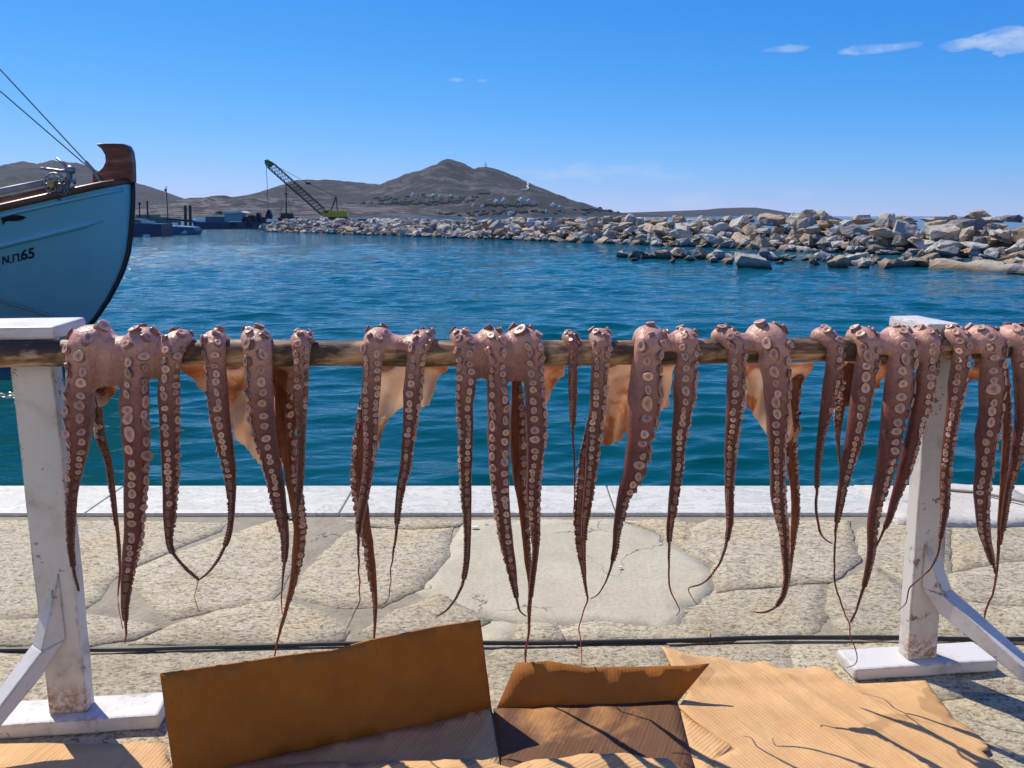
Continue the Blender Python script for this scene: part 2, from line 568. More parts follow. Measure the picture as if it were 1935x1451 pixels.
def m_card(name, stain=0.0, dark=1.0, inner=False, wet=False, rib=1.0):
    m, nt, b = new_mat(name)
    uv = nd(nt, 'ShaderNodeUVMap').outputs[0]
    w = nd(nt, 'ShaderNodeTexWave', {'Vector': uv, 'Scale': 36.0, 'Distortion': 0.5, 'Detail': 2.0, 'Detail Scale': 0.4}, bands_direction='X')
    a = noise(nt, uv, 9, 6, 0.6); f = noise(nt, nd(nt, 'ShaderNodeMapping', {'Vector': uv, 'Scale': (6, 1, 1)}).outputs[0], 40, 5, 0.65)
    c = ramp(nt, a.outputs[0], [(0.3, (0.62 * dark, 0.36 * dark, 0.15 * dark)), (0.7, (0.76 * dark, 0.47 * dark, 0.215 * dark))])
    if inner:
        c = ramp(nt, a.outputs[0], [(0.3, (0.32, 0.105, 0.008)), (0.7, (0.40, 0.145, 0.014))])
    c = mixc(nt, 0.16, c, ramp(nt, f.outputs[0], [(0.3, 0.5), (0.6, 1.0)]), 'MULTIPLY')
    if wet:
        c = ramp(nt, a.outputs[0], [(0.3, (0.40, 0.18, 0.06)), (0.7, (0.52, 0.26, 0.09))])
    c = mixc(nt, 0.04 if inner or wet else 0.11 * rib, c, ramp(nt, w.outputs[0], [(0.2, 0.6), (0.7, 1.0)]), 'MULTIPLY')
    if wet:
        s_ = noise(nt, uv, 4.0, 5, 0.6, 0.6)
        c = mixc(nt, ramp(nt, s_.outputs[0], [(0.36, 0.0), (0.47, 0.9)]), c, (0.10, 0.042, 0.016))  # dark wet stain, also painted in for the shade across the box floor
    if stain:
        s = noise(nt, uv, 5.5, 4, 0.5, 0.4)
        c = mixc(nt, ramp(nt, s.outputs[0], [(0.60, 0.0), (0.63, stain)]), c, (0.17, 0.075, 0.02))
    # long crush lines running with the flutes, and scuffs across them
    cr_ = noise(nt, nd(nt, 'ShaderNodeMapping', {'Vector': uv, 'Scale': (9, 0.8, 1)}).outputs[0], 5.0, 4, 0.6, 0.4)
    c = mixc(nt, 0.05 if inner else 0.2, c, ramp(nt, cr_.outputs[0], [(0.36, 0.55), (0.44, 1.0), (0.62, 1.0), (0.72, 0.8)]), 'MULTIPLY')
    lnk(nt, c, b.inputs['Base Color'])
    b.inputs['Roughness'].default_value = 0.75
    n1 = bump(nt, w.outputs[0], 0.12 if inner or wet else min(1.0, 0.30 * rib), 0.0022)
    lnk(nt, bump(nt, noise(nt, nd(nt, 'ShaderNodeMapping', {'Vector': uv, 'Scale': (1, 3, 1)}).outputs[0], 14, 5, 0.6).outputs[0], 0.25, 0.006, bump(nt, cr_.outputs[0], 0.1 if inner else 0.4, 0.010, n1)), b.inputs['Normal'])
    return m


def m_flesh():
    m, nt, b = new_mat('octopus_skin')
    v = coords(nt, 'Object')
    th = nd(nt, 'ShaderNodeAttribute', attribute_name='thick').outputs['Fac']
    mn = nd(nt, 'ShaderNodeAttribute', attribute_name='mantle').outputs['Fac']
    a = noise(nt, v, 24, 5, 0.6, 0.4); f = noise(nt, v, 120, 5, 0.65); s = noise(nt, v, 380, 2, 0.5)
    mo = noise(nt, nd(nt, 'ShaderNodeMapping', {'Vector': v, 'Location': (1.7, 0.3, 0.9)}).outputs[0], 9, 6, 0.62, 0.8)
    st = noise(nt, nd(nt, 'ShaderNodeMapping', {'Vector': v, 'Scale': (9, 9, 1)}).outputs[0], 11, 4, 0.6)
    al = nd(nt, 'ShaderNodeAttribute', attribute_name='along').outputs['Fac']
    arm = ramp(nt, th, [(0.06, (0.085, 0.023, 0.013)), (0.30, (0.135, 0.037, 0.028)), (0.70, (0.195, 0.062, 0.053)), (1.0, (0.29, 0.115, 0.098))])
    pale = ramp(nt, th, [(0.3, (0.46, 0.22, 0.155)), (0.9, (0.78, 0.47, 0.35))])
    arm = mixc(nt, ramp(nt, al, [(0.11, 1.0), (0.19, 0.66), (0.30, 0.20), (0.46, 0.0)]), arm, pale)      # pale thick root of the arm to dark thin tip
    arm = mixc(nt, 0.55, arm, ramp(nt, a.outputs[0], [(0.3, (0.45, 0.38, 0.42)), (0.55, (1, 1, 1)), (0.75, (1.0, 0.9, 0.82))]), 'MULTIPLY')
    arm = mixc(nt, 0.35, arm, ramp(nt, s.outputs[0], [(0.35, (0.35, 0.25, 0.25)), (0.5, (1, 1, 1))]), 'MULTIPLY')
    man = ramp(nt, mo.outputs[0], [(0.36, (0.32, 0.10, 0.035)), (0.44, (0.56, 0.26, 0.12)), (0.50, (0.74, 0.56, 0.42)), (0.64, (0.80, 0.72, 0.62))])
    bk = mixc(nt, ramp(nt, st.outputs[0], [(0.35, 0.0), (0.65, 1.0)]), (0.17, 0.045, 0.018), (0.36, 0.13, 0.06))
    man = mixc(nt, ramp(nt, th, [(0.0, 0.0), (0.01, 1.0)]), bk, man)
    c = mixc(nt, mn, arm, man)
    lnk(nt, c, b.inputs['Base Color'])
    lnk(nt, ramp(nt, noise(nt, v, 45, 3).outputs[0], [(0.35, 0.18), (0.65, 0.46)]), b.inputs['Roughness'])
    b.inputs['Specular IOR Level'].default_value = 0.38
    b.inputs['Subsurface Weight'].default_value = 0.35
    b.inputs['Subsurface Radius'].default_value = (1.0, 0.32, 0.16)
    b.inputs['Subsurface Scale'].default_value = 0.018
    b.inputs['Subsurface Weight'].default_value = 0.45
    n0 = bump(nt, a.outputs[0], 0.4, 0.012)
    n0 = bump(nt, st.outputs[0], 0.35, 0.006, n0)
    n1 = bump(nt, f.outputs[0], 0.4, 0.004, n0)
    lnk(nt, n1, b.inputs['Normal'])
    # thin mantle skin lets the light through
    tr = nd(nt, 'ShaderNodeBsdfTranslucent', {'Color': mixc(nt, math_(nt, 'MULTIPLY', th, 0.5), c, (0.95, 0.72, 0.50))})
    ms = nd(nt, 'ShaderNodeMixShader', {0: math_(nt, 'MULTIPLY', mn, math_(nt, 'ADD', 0.22, math_(nt, 'MULTIPLY', th, 0.7))), 1: b.outputs[0], 2: tr.outputs[0]})
    lnk(nt, ms.outputs[0], nt.nodes['Material Output'].inputs['Surface'])
    return m


def m_sucker():
    m, nt, b = new_mat('sucker_flesh')
    vc = nd(nt, 'ShaderNodeVertexColor', layer_name='tone').outputs[0]
    oi = nd(nt, 'ShaderNodeObjectInfo').outputs['Random']
    k = math_(nt, 'ADD', 0.78, math_(nt, 'MULTIPLY', oi, 0.4))
    v = coords(nt, 'Object')
    n = noise(nt, v, 2.5, 4)
    c = mixc(nt, 1.0, vc, nd(nt, 'ShaderNodeCombineColor', {0: k, 1: k, 2: k}).outputs[0], 'MULTIPLY')
    c = mixc(nt, 0.5, c, ramp(nt, n.outputs[0], [(0.35, (0.5, 0.42, 0.40)), (0.58, (1, 1, 1))]), 'MULTIPLY')
    lnk(nt, c, b.inputs['Base Color'])
    b.inputs['Roughness'].default_value = 0.35
    b.inputs['Subsurface Weight'].default_value = 0.5
    b.inputs['Subsurface Radius'].default_value = (1.0, 0.4, 0.25)
    b.inputs['Subsurface Scale'].default_value = 0.009
    return m


M_STONE = m_stone()
M_SLAB = m_slab('smooth_grey_slab', (0.48, 0.44, 0.32), (0.58, 0.54, 0.40), 0.5)
M_MORTAR = m_slab('grey_mortar', (0.27, 0.24, 0.17), (0.43, 0.385, 0.285), 1.0)
M_PALE = m_slab('pale_worn_limestone', (0.55, 0.52, 0.46), (0.70, 0.67, 0.60), 0.6)
M_MARBLE = m_marble()
M_WATER = m_water()
M_WATER2 = m_near_water()
M_ROCK = m_rock()
M_PAINT = m_paint()
M_POLE = m_pole()
M_CARD = m_card('corrugated_cardboard')
M_CARD2 = m_card('stained_cardboard', 0.35, 1.0, False, False, 1.25)
M_CARDWETSHADE = m_card('wet_shaded_cardboard', 0.0, 0.8, False, True)
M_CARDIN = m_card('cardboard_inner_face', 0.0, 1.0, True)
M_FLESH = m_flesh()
M_SUCK = m_sucker()
M_RUBBER = simple('black_rubber', (0.022, 0.022, 0.024), 0.5, 0, 0.3, 30, 0.1)
WZ = -0.80                                   # water level

#--------------------------------------------------------------------- STRUCTURE
# sea: one sheet with real ripples near the quay, flat with fine relief beyond
QY = 3.12


def build_sea():
    # rows grow coarser with distance; the sheet widens to keep the ripples even
    y0 = QY - 0.02
    ys = [y0]; d = 0.05
    while ys[-1] < 62:
        ys.append(ys[-1] + max(0.055, 0.0085 * (ys[-1] - 1.0)))
    ys = np.array(ys); ny = len(ys); nx = 640
    half = 4.5 + 0.80 * ys
    U = np.linspace(-1, 1, nx)
    X = half[:, None] * U[None, :]; Y = np.repeat(ys[:, None], nx, 1)
    dy = np.gradient(ys)[:, None]; dx = (half * 2 / nx)[:, None]
    Z = np.zeros_like(X); DX = np.zeros_like(X); DY = np.zeros_like(X)
    warp = 0.6 * np.sin(0.55 * X + 0.3 * Y) + 0.5 * np.sin(0.31 * X - 0.62 * Y + 1.0) + 0.4 * np.sin(1.3 * X + 0.9 * Y)
    env = 0.8 + 0.4 * np.sin(0.7 * X - 0.4 * Y + 2.0) * np.sin(0.35 * Y + 0.25 * X)
    for i in range(40):
        lam = 0.20 * (1.058 ** i) * rng.uniform(0.92, 1.08)
        th = rng.normal(-math.pi / 2 + 0.12, 0.30 if lam < 0.8 else 0.42)
        k = 2 * math.pi / lam
        amp = 0.0058 * lam ** 0.80 * (1.0 if lam < 1.0 else 0.8)
        p = k * (math.cos(th) * X + math.sin(th) * Y) + rng.uniform(0, 6.28) + warp * 1.2
        ok = np.clip(lam / (3.2 * np.maximum(dy, dx * 0.4)) - 0.3, 0, 1)
        Z += amp * np.sin(p) * env * ok
        DX += amp * math.cos(th) * np.cos(p) * env * ok; DY += amp * math.sin(th) * np.cos(p) * env * ok
    e = np.clip((1 - np.abs(U))[None, :] / 0.06, 0, 1) * np.clip((ys[-1] - Y) / 12.0, 0, 1)
    V = np.stack([X + DX * e, np.where(Y <= y0 + 0.01, Y, Y + DY * e), WZ + Z * e], -1).reshape(-1, 3)
    idx = np.arange(nx * ny).reshape(ny, nx)
    Q = np.stack([idx[:-1, :-1], idx[:-1, 1:], idx[1:, 1:], idx[1:, :-1]], -1).reshape(-1, 4)
    n0 = len(V)
    B = 6000.0
    h0_, h1_, y1 = half[0], half[-1], ys[-1]
    o = np.array([(-B, y0, WZ), (-h0_, y0, WZ), (-h1_, y1, WZ), (-B, y1, WZ), (h0_, y0, WZ), (B, y0, WZ), (B, y1, WZ), (h1_, y1, WZ), (-B, B, WZ), (B, B, WZ)], float)
    V = np.vstack([V, o])
    fs = Q.tolist() + [[n0, n0 + 1, n0 + 2, n0 + 3], [n0 + 4, n0 + 5, n0 + 6, n0 + 7], [n0 + 3, n0 + 2, n0 + 7, n0 + 6, n0 + 9, n0 + 8]]
    me = bpy.data.meshes.new('water')
    me.from_pydata(V.tolist(), [], fs)
    me.materials.append(M_WATER2); me.materials.append(M_WATER)
    me.polygons.foreach_set('use_smooth', [True] * len(me.polygons))
    cy = np.repeat(0.5 * (ys[:-1] + ys[1:]), nx - 1)
    mi = [0] * len(Q) + [1, 1, 1]
    me.polygons.foreach_set('material_index', mi)
    o = bpy.data.objects.new('water', me); col.objects.link(o)
    o['kind'] = 'structure'


build_sea()

# quay body with mortar bed
q = MB(); q.box((0, -2.595 + 0.0, -1.5035), (36, 10.81, 3.0)); 
quay = q.build('quay', M_MORTAR); tag(quay, kind='structure')
w = MB(); w.box((0, 2.965, -1.60), (36, 0.30, 3.0))
quay_wall = w.build('quay_wall', simple('quay_wall_concrete', (0.25, 0.24, 0.21), 0.9, 0, 0.3, 5)); tag(quay_wall, kind='structure')

# paving stones, outlines in photograph pixels carried onto the ground
STONES = [
    [(-90, 984), (110, 984), (300, 988), (418, 990), (405, 1006), (330, 1034), (255, 1064), (212, 1088), (190, 1126), (165, 1142), (60, 1162), (-90, 1164)],
    [(258, 1078), (330, 1048), (400, 1026), (470, 1000), (520, 984), (560, 986), (548, 1060), (525, 1108), (505, 1134), (440, 1140), (330, 1164), (302, 1146), (268, 1108)],
    [(-90, 1178), (60, 1172), (160, 1168), (250, 1176), (298, 1186), (240, 1206), (160, 1214), (-90, 1216)],
    [(322, 1186), (420, 1156), (530, 1138), (590, 1158), (648, 1190), (640, 1206), (560, 1214), (262, 1214)],
    [(590, 1076), (655, 1010), (690, 1000), (760, 1004), (850, 998), (832, 1058), (792, 1106), (720, 1140), (640, 1142), (562, 1120)],
    [(662, 984), (770, 984), (868, 986), (855, 994), (780, 998), (690, 993)],
    [(885, 984), (1160, 984), (1240, 1012), (1318, 1064), (1342, 1086), (1328, 1120), (1288, 1152), (1262, 1182), (1150, 1172), (1020, 1177), (960, 1166), (892, 1166), (842, 1136), (796, 1116), (848, 1044)],
    [(690, 1194), (760, 1156), (830, 1128), (882, 1160), (908, 1174), (860, 1200), (740, 1210)],
    [(916, 1176), (972, 1172), (982, 1190), (960, 1206), (918, 1208)],
    [(990, 1182), (1040, 1182), (1056, 1206), (976, 1208)],
    [(1052, 1184), (1140, 1178), (1250, 1188), (1254, 1206), (1070, 1208)],
    [(915, 1250), (960, 1224), (1080, 1220), (1126, 1256), (1150, 1300), (930, 1330)],
    [(1102, 1218), (1240, 1216), (1262, 1240), (1250, 1280), (1140, 1262)],
    [(1180, 986), (1270, 986), (1330, 996), (1300, 1006), (1330, 1040), (1354, 1070), (1300, 1040), (1250, 1006)],
    [(1310, 1002), (1345, 986), (1600, 986), (1612, 1060), (1560, 1096), (1500, 1098), (1362, 1112), (1350, 1080), (1360, 1062), (1320, 1030)],
    [(1302, 1150), (1370, 1116), (1480, 1102), (1545, 1106), (1556, 1148), (1538, 1186), (1480, 1204), (1390, 1196), (1300, 1168)],
    [(1268, 1188), (1320, 1178), (1400, 1202), (1340, 1208), (1264, 1207)],
    [(1628, 1002), (1700, 990), (1790, 1000), (1790, 1090), (1720, 1100), (1660, 1062), (1626, 1048)],
    [(1578, 1112), (1652, 1072), (1700, 1112), (1730, 1150), (1720, 1200), (1600, 1200), (1572, 1150)],
    [(1806, 1000), (1900, 994), (2020, 990), (2020, 1050), (1890, 1060), (1806, 1076)],
    [(1804, 1088), (1900, 1068), (2020, 1060), (2020, 1140), (1880, 1140), (1804, 1124)],
    [(1740, 1140), (1800, 1134), (1880, 1150), (2020, 1150), (2020, 1206), (1740, 1206)],
    [(1510, 1222), (1690, 1222), (1780, 1228), (1800, 1310), (1640, 1330), (1520, 1290)],
    [(1280, 1226), (1400, 1220), (1495, 1222), (1510, 1290), (1400, 1310), (1290, 1290)],
    [(1800, 1224), (2020, 1220), (2020, 1310), (1900, 1300), (1815, 1300)],
    [(1770, 1340), (1830, 1316), (2020, 1322), (2020, 1480), (1900, 1460), (1840, 1400)],
    [(172, 1238), (350, 1232), (560, 1226), (880, 1220), (905, 1300), (640, 1320), (500, 1330), (300, 1340), (180, 1330)],
    [(-90, 1232), (80, 1232), (150, 1240), (160, 1330), (60, 1345), (-90, 1350)],
    [(-90, 1362), (60, 1358), (300, 1352), (560, 1342), (640, 1420), (420, 1490), (-90, 1490)],
    [(660, 1334), (900, 1312), (1150, 1310), (1260, 1420), (900, 1480), (680, 1440)],
    [(1280, 1306), (1500, 1320), (1640, 1346), (1760, 1400), (1600, 1490), (1300, 1440)],
]
GREY = {6, 8}


def stone_mesh(poly, mat, zt, rough, step=0.05):
    P = [Vector((p[0], p[1])) for p in poly]
    ctr = sum(P, Vector((0, 0))) / len(P)
    P = [p + (p - ctr).normalized() * 0.022 for p in P]
    rp = []
    for a, b in zip(P, P[1:] + P[:1]):
        n = max(2, int((b - a).length / 0.03))
        for k in range(n):
            p = a.lerp(b, k / n)
            d = (p - ctr).normalized()
            rp.append(p + d * (0.011 * fbm(p.x * 22, p.y * 22, 3.1, 3)))
    v, f, bs = poly_fill([(p.x, p.y) for p in rp], step)
    vs = []
    for i, p in enumerate(v):
        h = zt + rough * (0.0035 * fbm(p.x * 6, p.y * 6, zt * 50, 4) + 0.003 * fbm(p.x * 26, p.y * 26, 1, 3))
        if i in bs:
            h = zt - (0.0022 if rough > .5 else 0.0008)
        vs.append((p.x, p.y, h))
    n = len(vs)
    fs = [tuple(t) for t in f]
    # skirt
    from collections import Counter
    cnt = Counter()
    for t in fs:
        for a, b in zip(t, t[1:] + t[:1]):
            cnt[(a, b)] += 1
    low = {}
    for (a, b) in list(cnt):
        if (b, a) not in cnt:
            for q_ in (a, b):
                if q_ not in low:
                    low[q_] = len(vs)
                    d = (Vector(vs[q_][:2]) - ctr).normalized() * 0.004
                    vs.append((vs[q_][0] + d.x, vs[q_][1] + d.y, -0.03))
            fs.append((b, a, low[a], low[b]))
    o = mesh_obj('paving_stone', vs, fs, mat, None, True)
    return o


for i, poly in enumerate(STONES):
    wp = [on_z(px, py, 0.0) for px, py in poly]
    o = stone_mesh([(p.x, p.y) for p in wp], M_SLAB if i in GREY else M_STONE, -0.002 if i in GREY else random.uniform(-0.001, 0.004), 0.35 if i in GREY else 1.0, 0.055)
    keep(o, quay)
# more of the same paving outside the frame
for gx in range(-9, 10):
    for gy in range(-1, 6):
        cx = gx * 0.62 + (0.31 if gy % 2 else 0) + random.uniform(-.06, .06); cy = -0.75 + gy * 0.62 + random.uniform(-.05, .05)
        vis = abs(cx) < 0.74 * (cy + 0.35) + 0.35 and cy > 0.95
        if vis or cy > 2.5:
            continue
        n = random.randint(6, 8); a0 = random.random() * 6
        poly = [(cx + math.cos(a0 + k * 2 * math.pi / n) * random.uniform(.24, .31), cy + math.sin(a0 + k * 2 * math.pi / n) * random.uniform(.24, .31)) for k in range(n)]
        keep(stone_mesh(poly, M_STONE, 0.0, 1.0, 0.14), quay)

# coping: marble slabs, then a worn limestone stretch
jx = [on_z(151, 975, 0.012).x - 1.35, on_z(151, 975, 0.012).x, on_z(640, 970, 0.012).x, on_z(1165, 969, 0.012).x, on_z(1682, 968, 0.012).x]
slabs = [(-18, jx[0] - 4)] + [(jx[0] - 4, jx[0] - 2.6), (jx[0] - 2.6, jx[0] - 1.3), (jx[0] - 1.3, jx[0])] + [(jx[i], jx[i + 1]) for i in range(4)]
for a, b in slabs:
    m = MB(); m.box(((a + b) / 2, 2.967, -0.044), (b - a - 0.006, 0.308, 0.11))
    keep(m.build('coping_stone', M_MARBLE, None, False, 0.004), quay)
x = jx[4]
for L in (0.62, 0.55, 0.9, 0.9, 1.2, 1.2, 3, 8):
    pts = [(x + 0.01, 2.76 + random.uniform(-.02, .02)), (x + L * .5, 2.72), (x + L - 0.012, 2.75), (x + L - .012, 3.10), (x + L * .6, 3.115), (x + L * .3, 3.09), (x + 0.01, 3.11)]
    o = stone_mesh(pts, M_PALE, 0.016, 1.4, 0.07)
    o.name = 'coping_stone'
    keep(o, quay)
    x += L


# ------------------------------------------------------------------ hills
def interp(pts, x):
    xs = [p[0] for p in pts]; ys = [p[1] for p in pts]
    return float(np.interp(x, xs, ys))


def hill(name, pts, Y, front, mat, rough=0.10, seed=0.0, back=700, step=5):
    """a heightfield whose crest has the given profile (pixels of the far view carried to distance Y)"""
    xs = np.arange(pts[0][0], pts[-1][0] + 0.1, step)
    NV = 46
    V = []
    for px in xs:
        py = interp(pts, px)
        p = on_y(px, py, Y)
        H = max(0.0, p.z - WZ)
        for j in range(NV + 14):
            if j <= NV:
                t = j / NV
                y = Y - front * (1 - t)
                s = t ** 1.25
                k = math.sin(math.pi * min(t, 1.0)) ** 0.8
            else:
                t = (j - NV) / 14
                y = Y + back * t
                s = 1 - t
                k = 0
            nz = mnoise.hetero_terrain(Vector((p.x / 260, y / 260, seed)), 0.9, 2.1, 7, 0.6) - 0.6
            rz = 0.028 * mnoise.fractal(Vector((p.x / 34, y / 34, seed)), 0.8, 2.1, 4)
            h = H * s + H * rough * nz * k + H * rz * (s if j <= NV else 0.4)
            V.append((p.x + 0.0, y, WZ - 2 + (h + 2 if H > 0 else 0)))
    n = NV + 14
    Fc = []
    for i in range(len(xs) - 1):
        for j in range(n - 1):
            a = i * n + j
            Fc.append((a, a + n, a + n + 1, a + 1))
    o = mesh_obj(name, V, Fc, mat, None, True)
    tag(o, kind='structure')
    return o


H_SCRUB = m_hill('scrub_hillside', (0.020, 0.022, 0.020), (0.17, 0.16, 0.145), 0.50, 0.60)
H_FAR = m_hill('far_hillside', (0.036, 0.036, 0.034), (0.13, 0.125, 0.115), 0.54, 0.70)
H_ROCK = m_hill('rocky_hillside', (0.034, 0.032, 0.027), (0.33, 0.305, 0.27), 0.47, 0.55, 2.6)
far_left = [(-420, 408), (-330, 372), (-240, 350), (-150, 340), (-80, 338), (-30, 332), (0, 322), (37, 304), (55, 306), (74, 310), (97, 304), (130, 305), (156, 310), (185, 322), (252, 343), (300, 358), (340, 373), (380, 388), (420, 400), (470, 409)]
hill('hill', far_left, 3000, 1000, H_FAR, 0.12, 1.3)
hillB = hill('hill', [(330, 409), (380, 392), (436, 372), (470, 368), (495, 362), (525, 354), (548, 345), (563, 340), (613, 340), (660, 342), (707, 347), (760, 356), (820, 372), (900, 396), (960, 409)], 2700, 800, H_SCRUB, 0.12, 5.1)
hill('hill', [(225, 409), (262, 402), (290, 394), (312, 389), (340, 378), (360, 374), (385, 373), (410, 369), (425, 369), (440, 374), (470, 372), (500, 368), (540, 372), (580, 380), (640, 384), (700, 386), (760, 390), (800, 398), (850, 409)], 1500, 420, H_ROCK, 0.10, 9.2, 300, 3)
hillC = hill('hill', [(560, 409), (600, 399), (640, 384), (670, 369), (693, 357), (715, 349), (735, 341), (770, 328), (800, 318), (822, 311), (832, 304), (845, 300), (856, 301), (872, 308), (888, 315), (897, 319), (905, 316), (920, 315), (936, 318), (952, 324), (985, 338), (1030, 358), (1060, 371), (1082, 380), (1100, 388), (1130, 396), (1170, 404), (1215, 409)], 2400, 900, H_SCRUB, 0.20, 2.7, 700, 3)
hill('hill', [(1040, 409), (1100, 404), (1170, 402), (1230, 400), (1290, 398), (1335, 396), (1352, 394), (1400, 392), (1425, 392), (1450, 395), (1480, 402), (1510, 408)], 3900, 600, H_FAR, 0.1, 8.8)
#--------------------------------------------------------------------- BREAKWATER
def rock_shape(seed, flat=0.6, npts=20, power=2.6):
    rs = random.Random(seed)
    bm = bmesh.new()
    for _ in range(npts):
        d = Vector((rs.gauss(0, 1), rs.gauss(0, 1), rs.gauss(0, 1))).normalized()
        k = 1.0 / (abs(d.x) ** power + abs(d.y) ** power + abs(d.z) ** power) ** (1 / power)
        k *= rs.uniform(0.72, 1.0)
        bm.verts.new((d.x * k * 0.62, d.y * k * 0.46, d.z * k * 0.46 * flat))
    bmesh.ops.convex_hull(bm, input=bm.verts)
    bmesh.ops.dissolve_limit(bm, angle_limit=R(16), verts=bm.verts, edges=bm.edges)
    bmesh.ops.triangulate(bm, faces=bm.faces)
    for lim in (0.30, 0.17):
        bmesh.ops.subdivide_edges(bm, edges=[e for e in bm.edges if e.calc_length() > lim], cuts=1)
        bmesh.ops.triangulate(bm, faces=bm.faces)
    bm.normal_update()
    off = Vector((seed * 1.37, seed * .71, 0))
    for v in bm.verts:
        p = v.co * 3.2 + off
        step = math.floor((mnoise.noise(p) * .5 + .5) * 4) / 4 - .4      # broken ledges
        n = 0.055 * step + 0.045 * mnoise.fractal(v.co * 5.5 + off, 0.8, 2.1, 4)
        v.co += v.normal * n
    bmesh.ops.recalc_face_normals(bm, faces=bm.faces)
    me = bpy.data.meshes.new('rock')
    bm.to_mesh(me); bm.free()
    me.materials.append(M_ROCK)
    return me


ROCKS = [rock_shape(100 + i, random.uniform(0.5, 1.05), random.randint(12, 20), random.choice([3.0, 4.0, 5.0])) for i in range(18)]
SLABS = [rock_shape(300 + i, random.uniform(0.28, 0.42), 14, 5.0) for i in range(8)]


def rock_at(parent, loc, size, flat=False, tilt=0.5, mesh=None):
    me = mesh or random.choice(SLABS if flat else ROCKS)
    o = bpy.data.objects.new('rock', me)
    col.objects.link(o)
    o.location = loc
    o.scale = (size * random.uniform(.9, 1.25), size * random.uniform(.85, 1.1), size * random.uniform(.85, 1.15))
    o.rotation_euler = (random.gauss(0, tilt), random.gauss(0, tilt), random.uniform(0, 6.28))
    return keep(o, parent)


def path_world(px):
    return [on_z(a, b, WZ) for a, b in px]


def along(P, step):
    P = [Vector((p.x, p.y)) for p in P]
    out = []
    for a, b in zip(P, P[1:]):
        n = max(1, int((b - a).length / step))
        t = (b - a).normalized()
        nrm = Vector((-t.y, t.x))
        for k in range(n):
            out.append((a.lerp(b, k / n), t, nrm))
    return out


bw_path = path_world([(497, 437), (640, 442), (800, 447.5), (1000, 454.5), (1200, 462.5), (1500, 474.5), (1935, 492), (2250, 506), (2700, 526)])
breakwater = thing('breakwater', 'long breakwater of piled pale grey, tan and brown boulders across the harbour', 'breakwater', (bw_path[2].x, bw_path[2].y, WZ))
# core of quarry run under the boulders
cv, cf = [], []
st = along(bw_path, 2.0)
PROF = [(0.2, -1.2), (0.9, -0.1), (2.2, 0.7), (3.6, 0.95), (7.5, 0.9), (10, -1.2)]
for i, (p, t, n) in enumerate(st):
    e = min(1.0, (i + 0.6) / 3.0)
    for (o_, h) in PROF:
        q_ = p + n * (o_ if e >= 1 else 1.0 + (o_ - 1.0) * 1.0) + t * (1.4 if i == 0 else 0)
        cv.append((q_.x, q_.y, WZ + (h * e if h > 0 else h)))
m_ = len(PROF)
for i in range(len(st) - 1):
    for j in range(m_ - 1):
        a = i * m_ + j
        cf.append((a, a + 1, a + 1 + m_, a + m_))
cf.append(tuple(range(m_)))
keep(mesh_obj('core', cv, cf, simple('quarry_run', (0.10, 0.09, 0.075), 0.95, 0, 0.4, 2.0, 0.6, 0.2)), breakwater)

ROWS = [(0.25, 0.05), (0.9, 0.40), (1.55, 0.78), (2.25, 1.06), (3.1, 1.24), (4.2, 1.26)]
cand, fill = [], []
for r_i, (off, h) in enumerate(ROWS):
    for (p, t, n) in along(bw_path, [0.95, 0.95, 1.0, 1.0, 1.0, 1.3][r_i]):
        d = p.length
        near = max(0.0, min(1.0, (80 - d) / 40))
        px_x = 967.5 + FPX * p.x / p.y
        if px_x > 2060:
            continue
        q_ = p + n * (off + random.uniform(-.3, .3)) + t * random.uniform(-.5, .5)
        size = random.choice([0.7, 0.8, 0.9, 1.0, 1.15, 1.45]) * (0.95 + 0.05 * near)
        hh = h * (1.04 + 0.38 * near) + random.uniform(-.08, .08)
        if r_i >= 3: size = min(size, 1.15)
        cand.append((size / d, (q_.x, q_.y, WZ + hh), size, 0.14 if r_i >= 3 else 0.32))
        if r_i < 5:
            for _ in range(4):
                q2 = p + n * (off + random.uniform(-.6, .9)) + t * random.uniform(-.9, .9)
                fill.append(((q2.x, q2.y, WZ + h * 0.85 + random.uniform(-.15, .10)), random.uniform(.35, .8)))
cand.sort(key=lambda e: -e[0])
for _, loc, size, tl in cand[:296]:
    rock_at(breakwater, loc, size, random.random() < 0.45, tl)
fill += [(l_, s_) for _, l_, s_, _t in cand[296:]]
# the head of the breakwater
h0, t0, n0 = along(bw_path, 1.5)[0]
for k in range(26):
    a = random.uniform(0, 1); rr = random.uniform(0, 1)
    q_ = h0 - t0 * (2.4 * (1 - rr)) * random.uniform(.3, 1) + n0 * random.uniform(0.2, 5.5)
    fill.append(((q_.x, q_.y, WZ + 0.05 + 1.0 * rr * random.uniform(.5, 1)), random.uniform(.7, 1.3)))
for (p, t, n) in along(bw_path, 1.9):
    px_x = 967.5 + FPX * p.x / p.y
    if px_x > 2060:
        for (off, h) in ROWS[:5]:
            fill.append(((p.x + n.x * off, p.y + n.y * off, WZ + h), random.uniform(1.1, 1.9)))
fv, ff = [], []
for loc, s in fill:
    me = random.choice(ROCKS + SLABS)
    M = Matrix.Translation(loc) @ Matrix.Rotation(random.uniform(0, 6.28), 4, 'Z') @ Matrix.Rotation(random.gauss(0, .3), 4, 'X') @ Matrix.Scale(s, 4)
    k = len(fv)
    fv += [tuple(M @ v.co) for v in me.vertices]
    ff += [tuple(i + k for i in p.vertices) for p in me.polygons]
m_fill = M_ROCK.copy(); m_fill.name = 'quarry_boulder_small'
for n_ in m_fill.node_tree.nodes:          # joined rocks take their tone from each rock's own island
    if n_.type == 'OBJECT_INFO':
        g_ = m_fill.node_tree.nodes.new('ShaderNodeNewGeometry')
        for l_ in list(n_.outputs['Random'].links):
            m_fill.node_tree.links.new(g_.outputs['Random Per Island'], l_.to_socket)
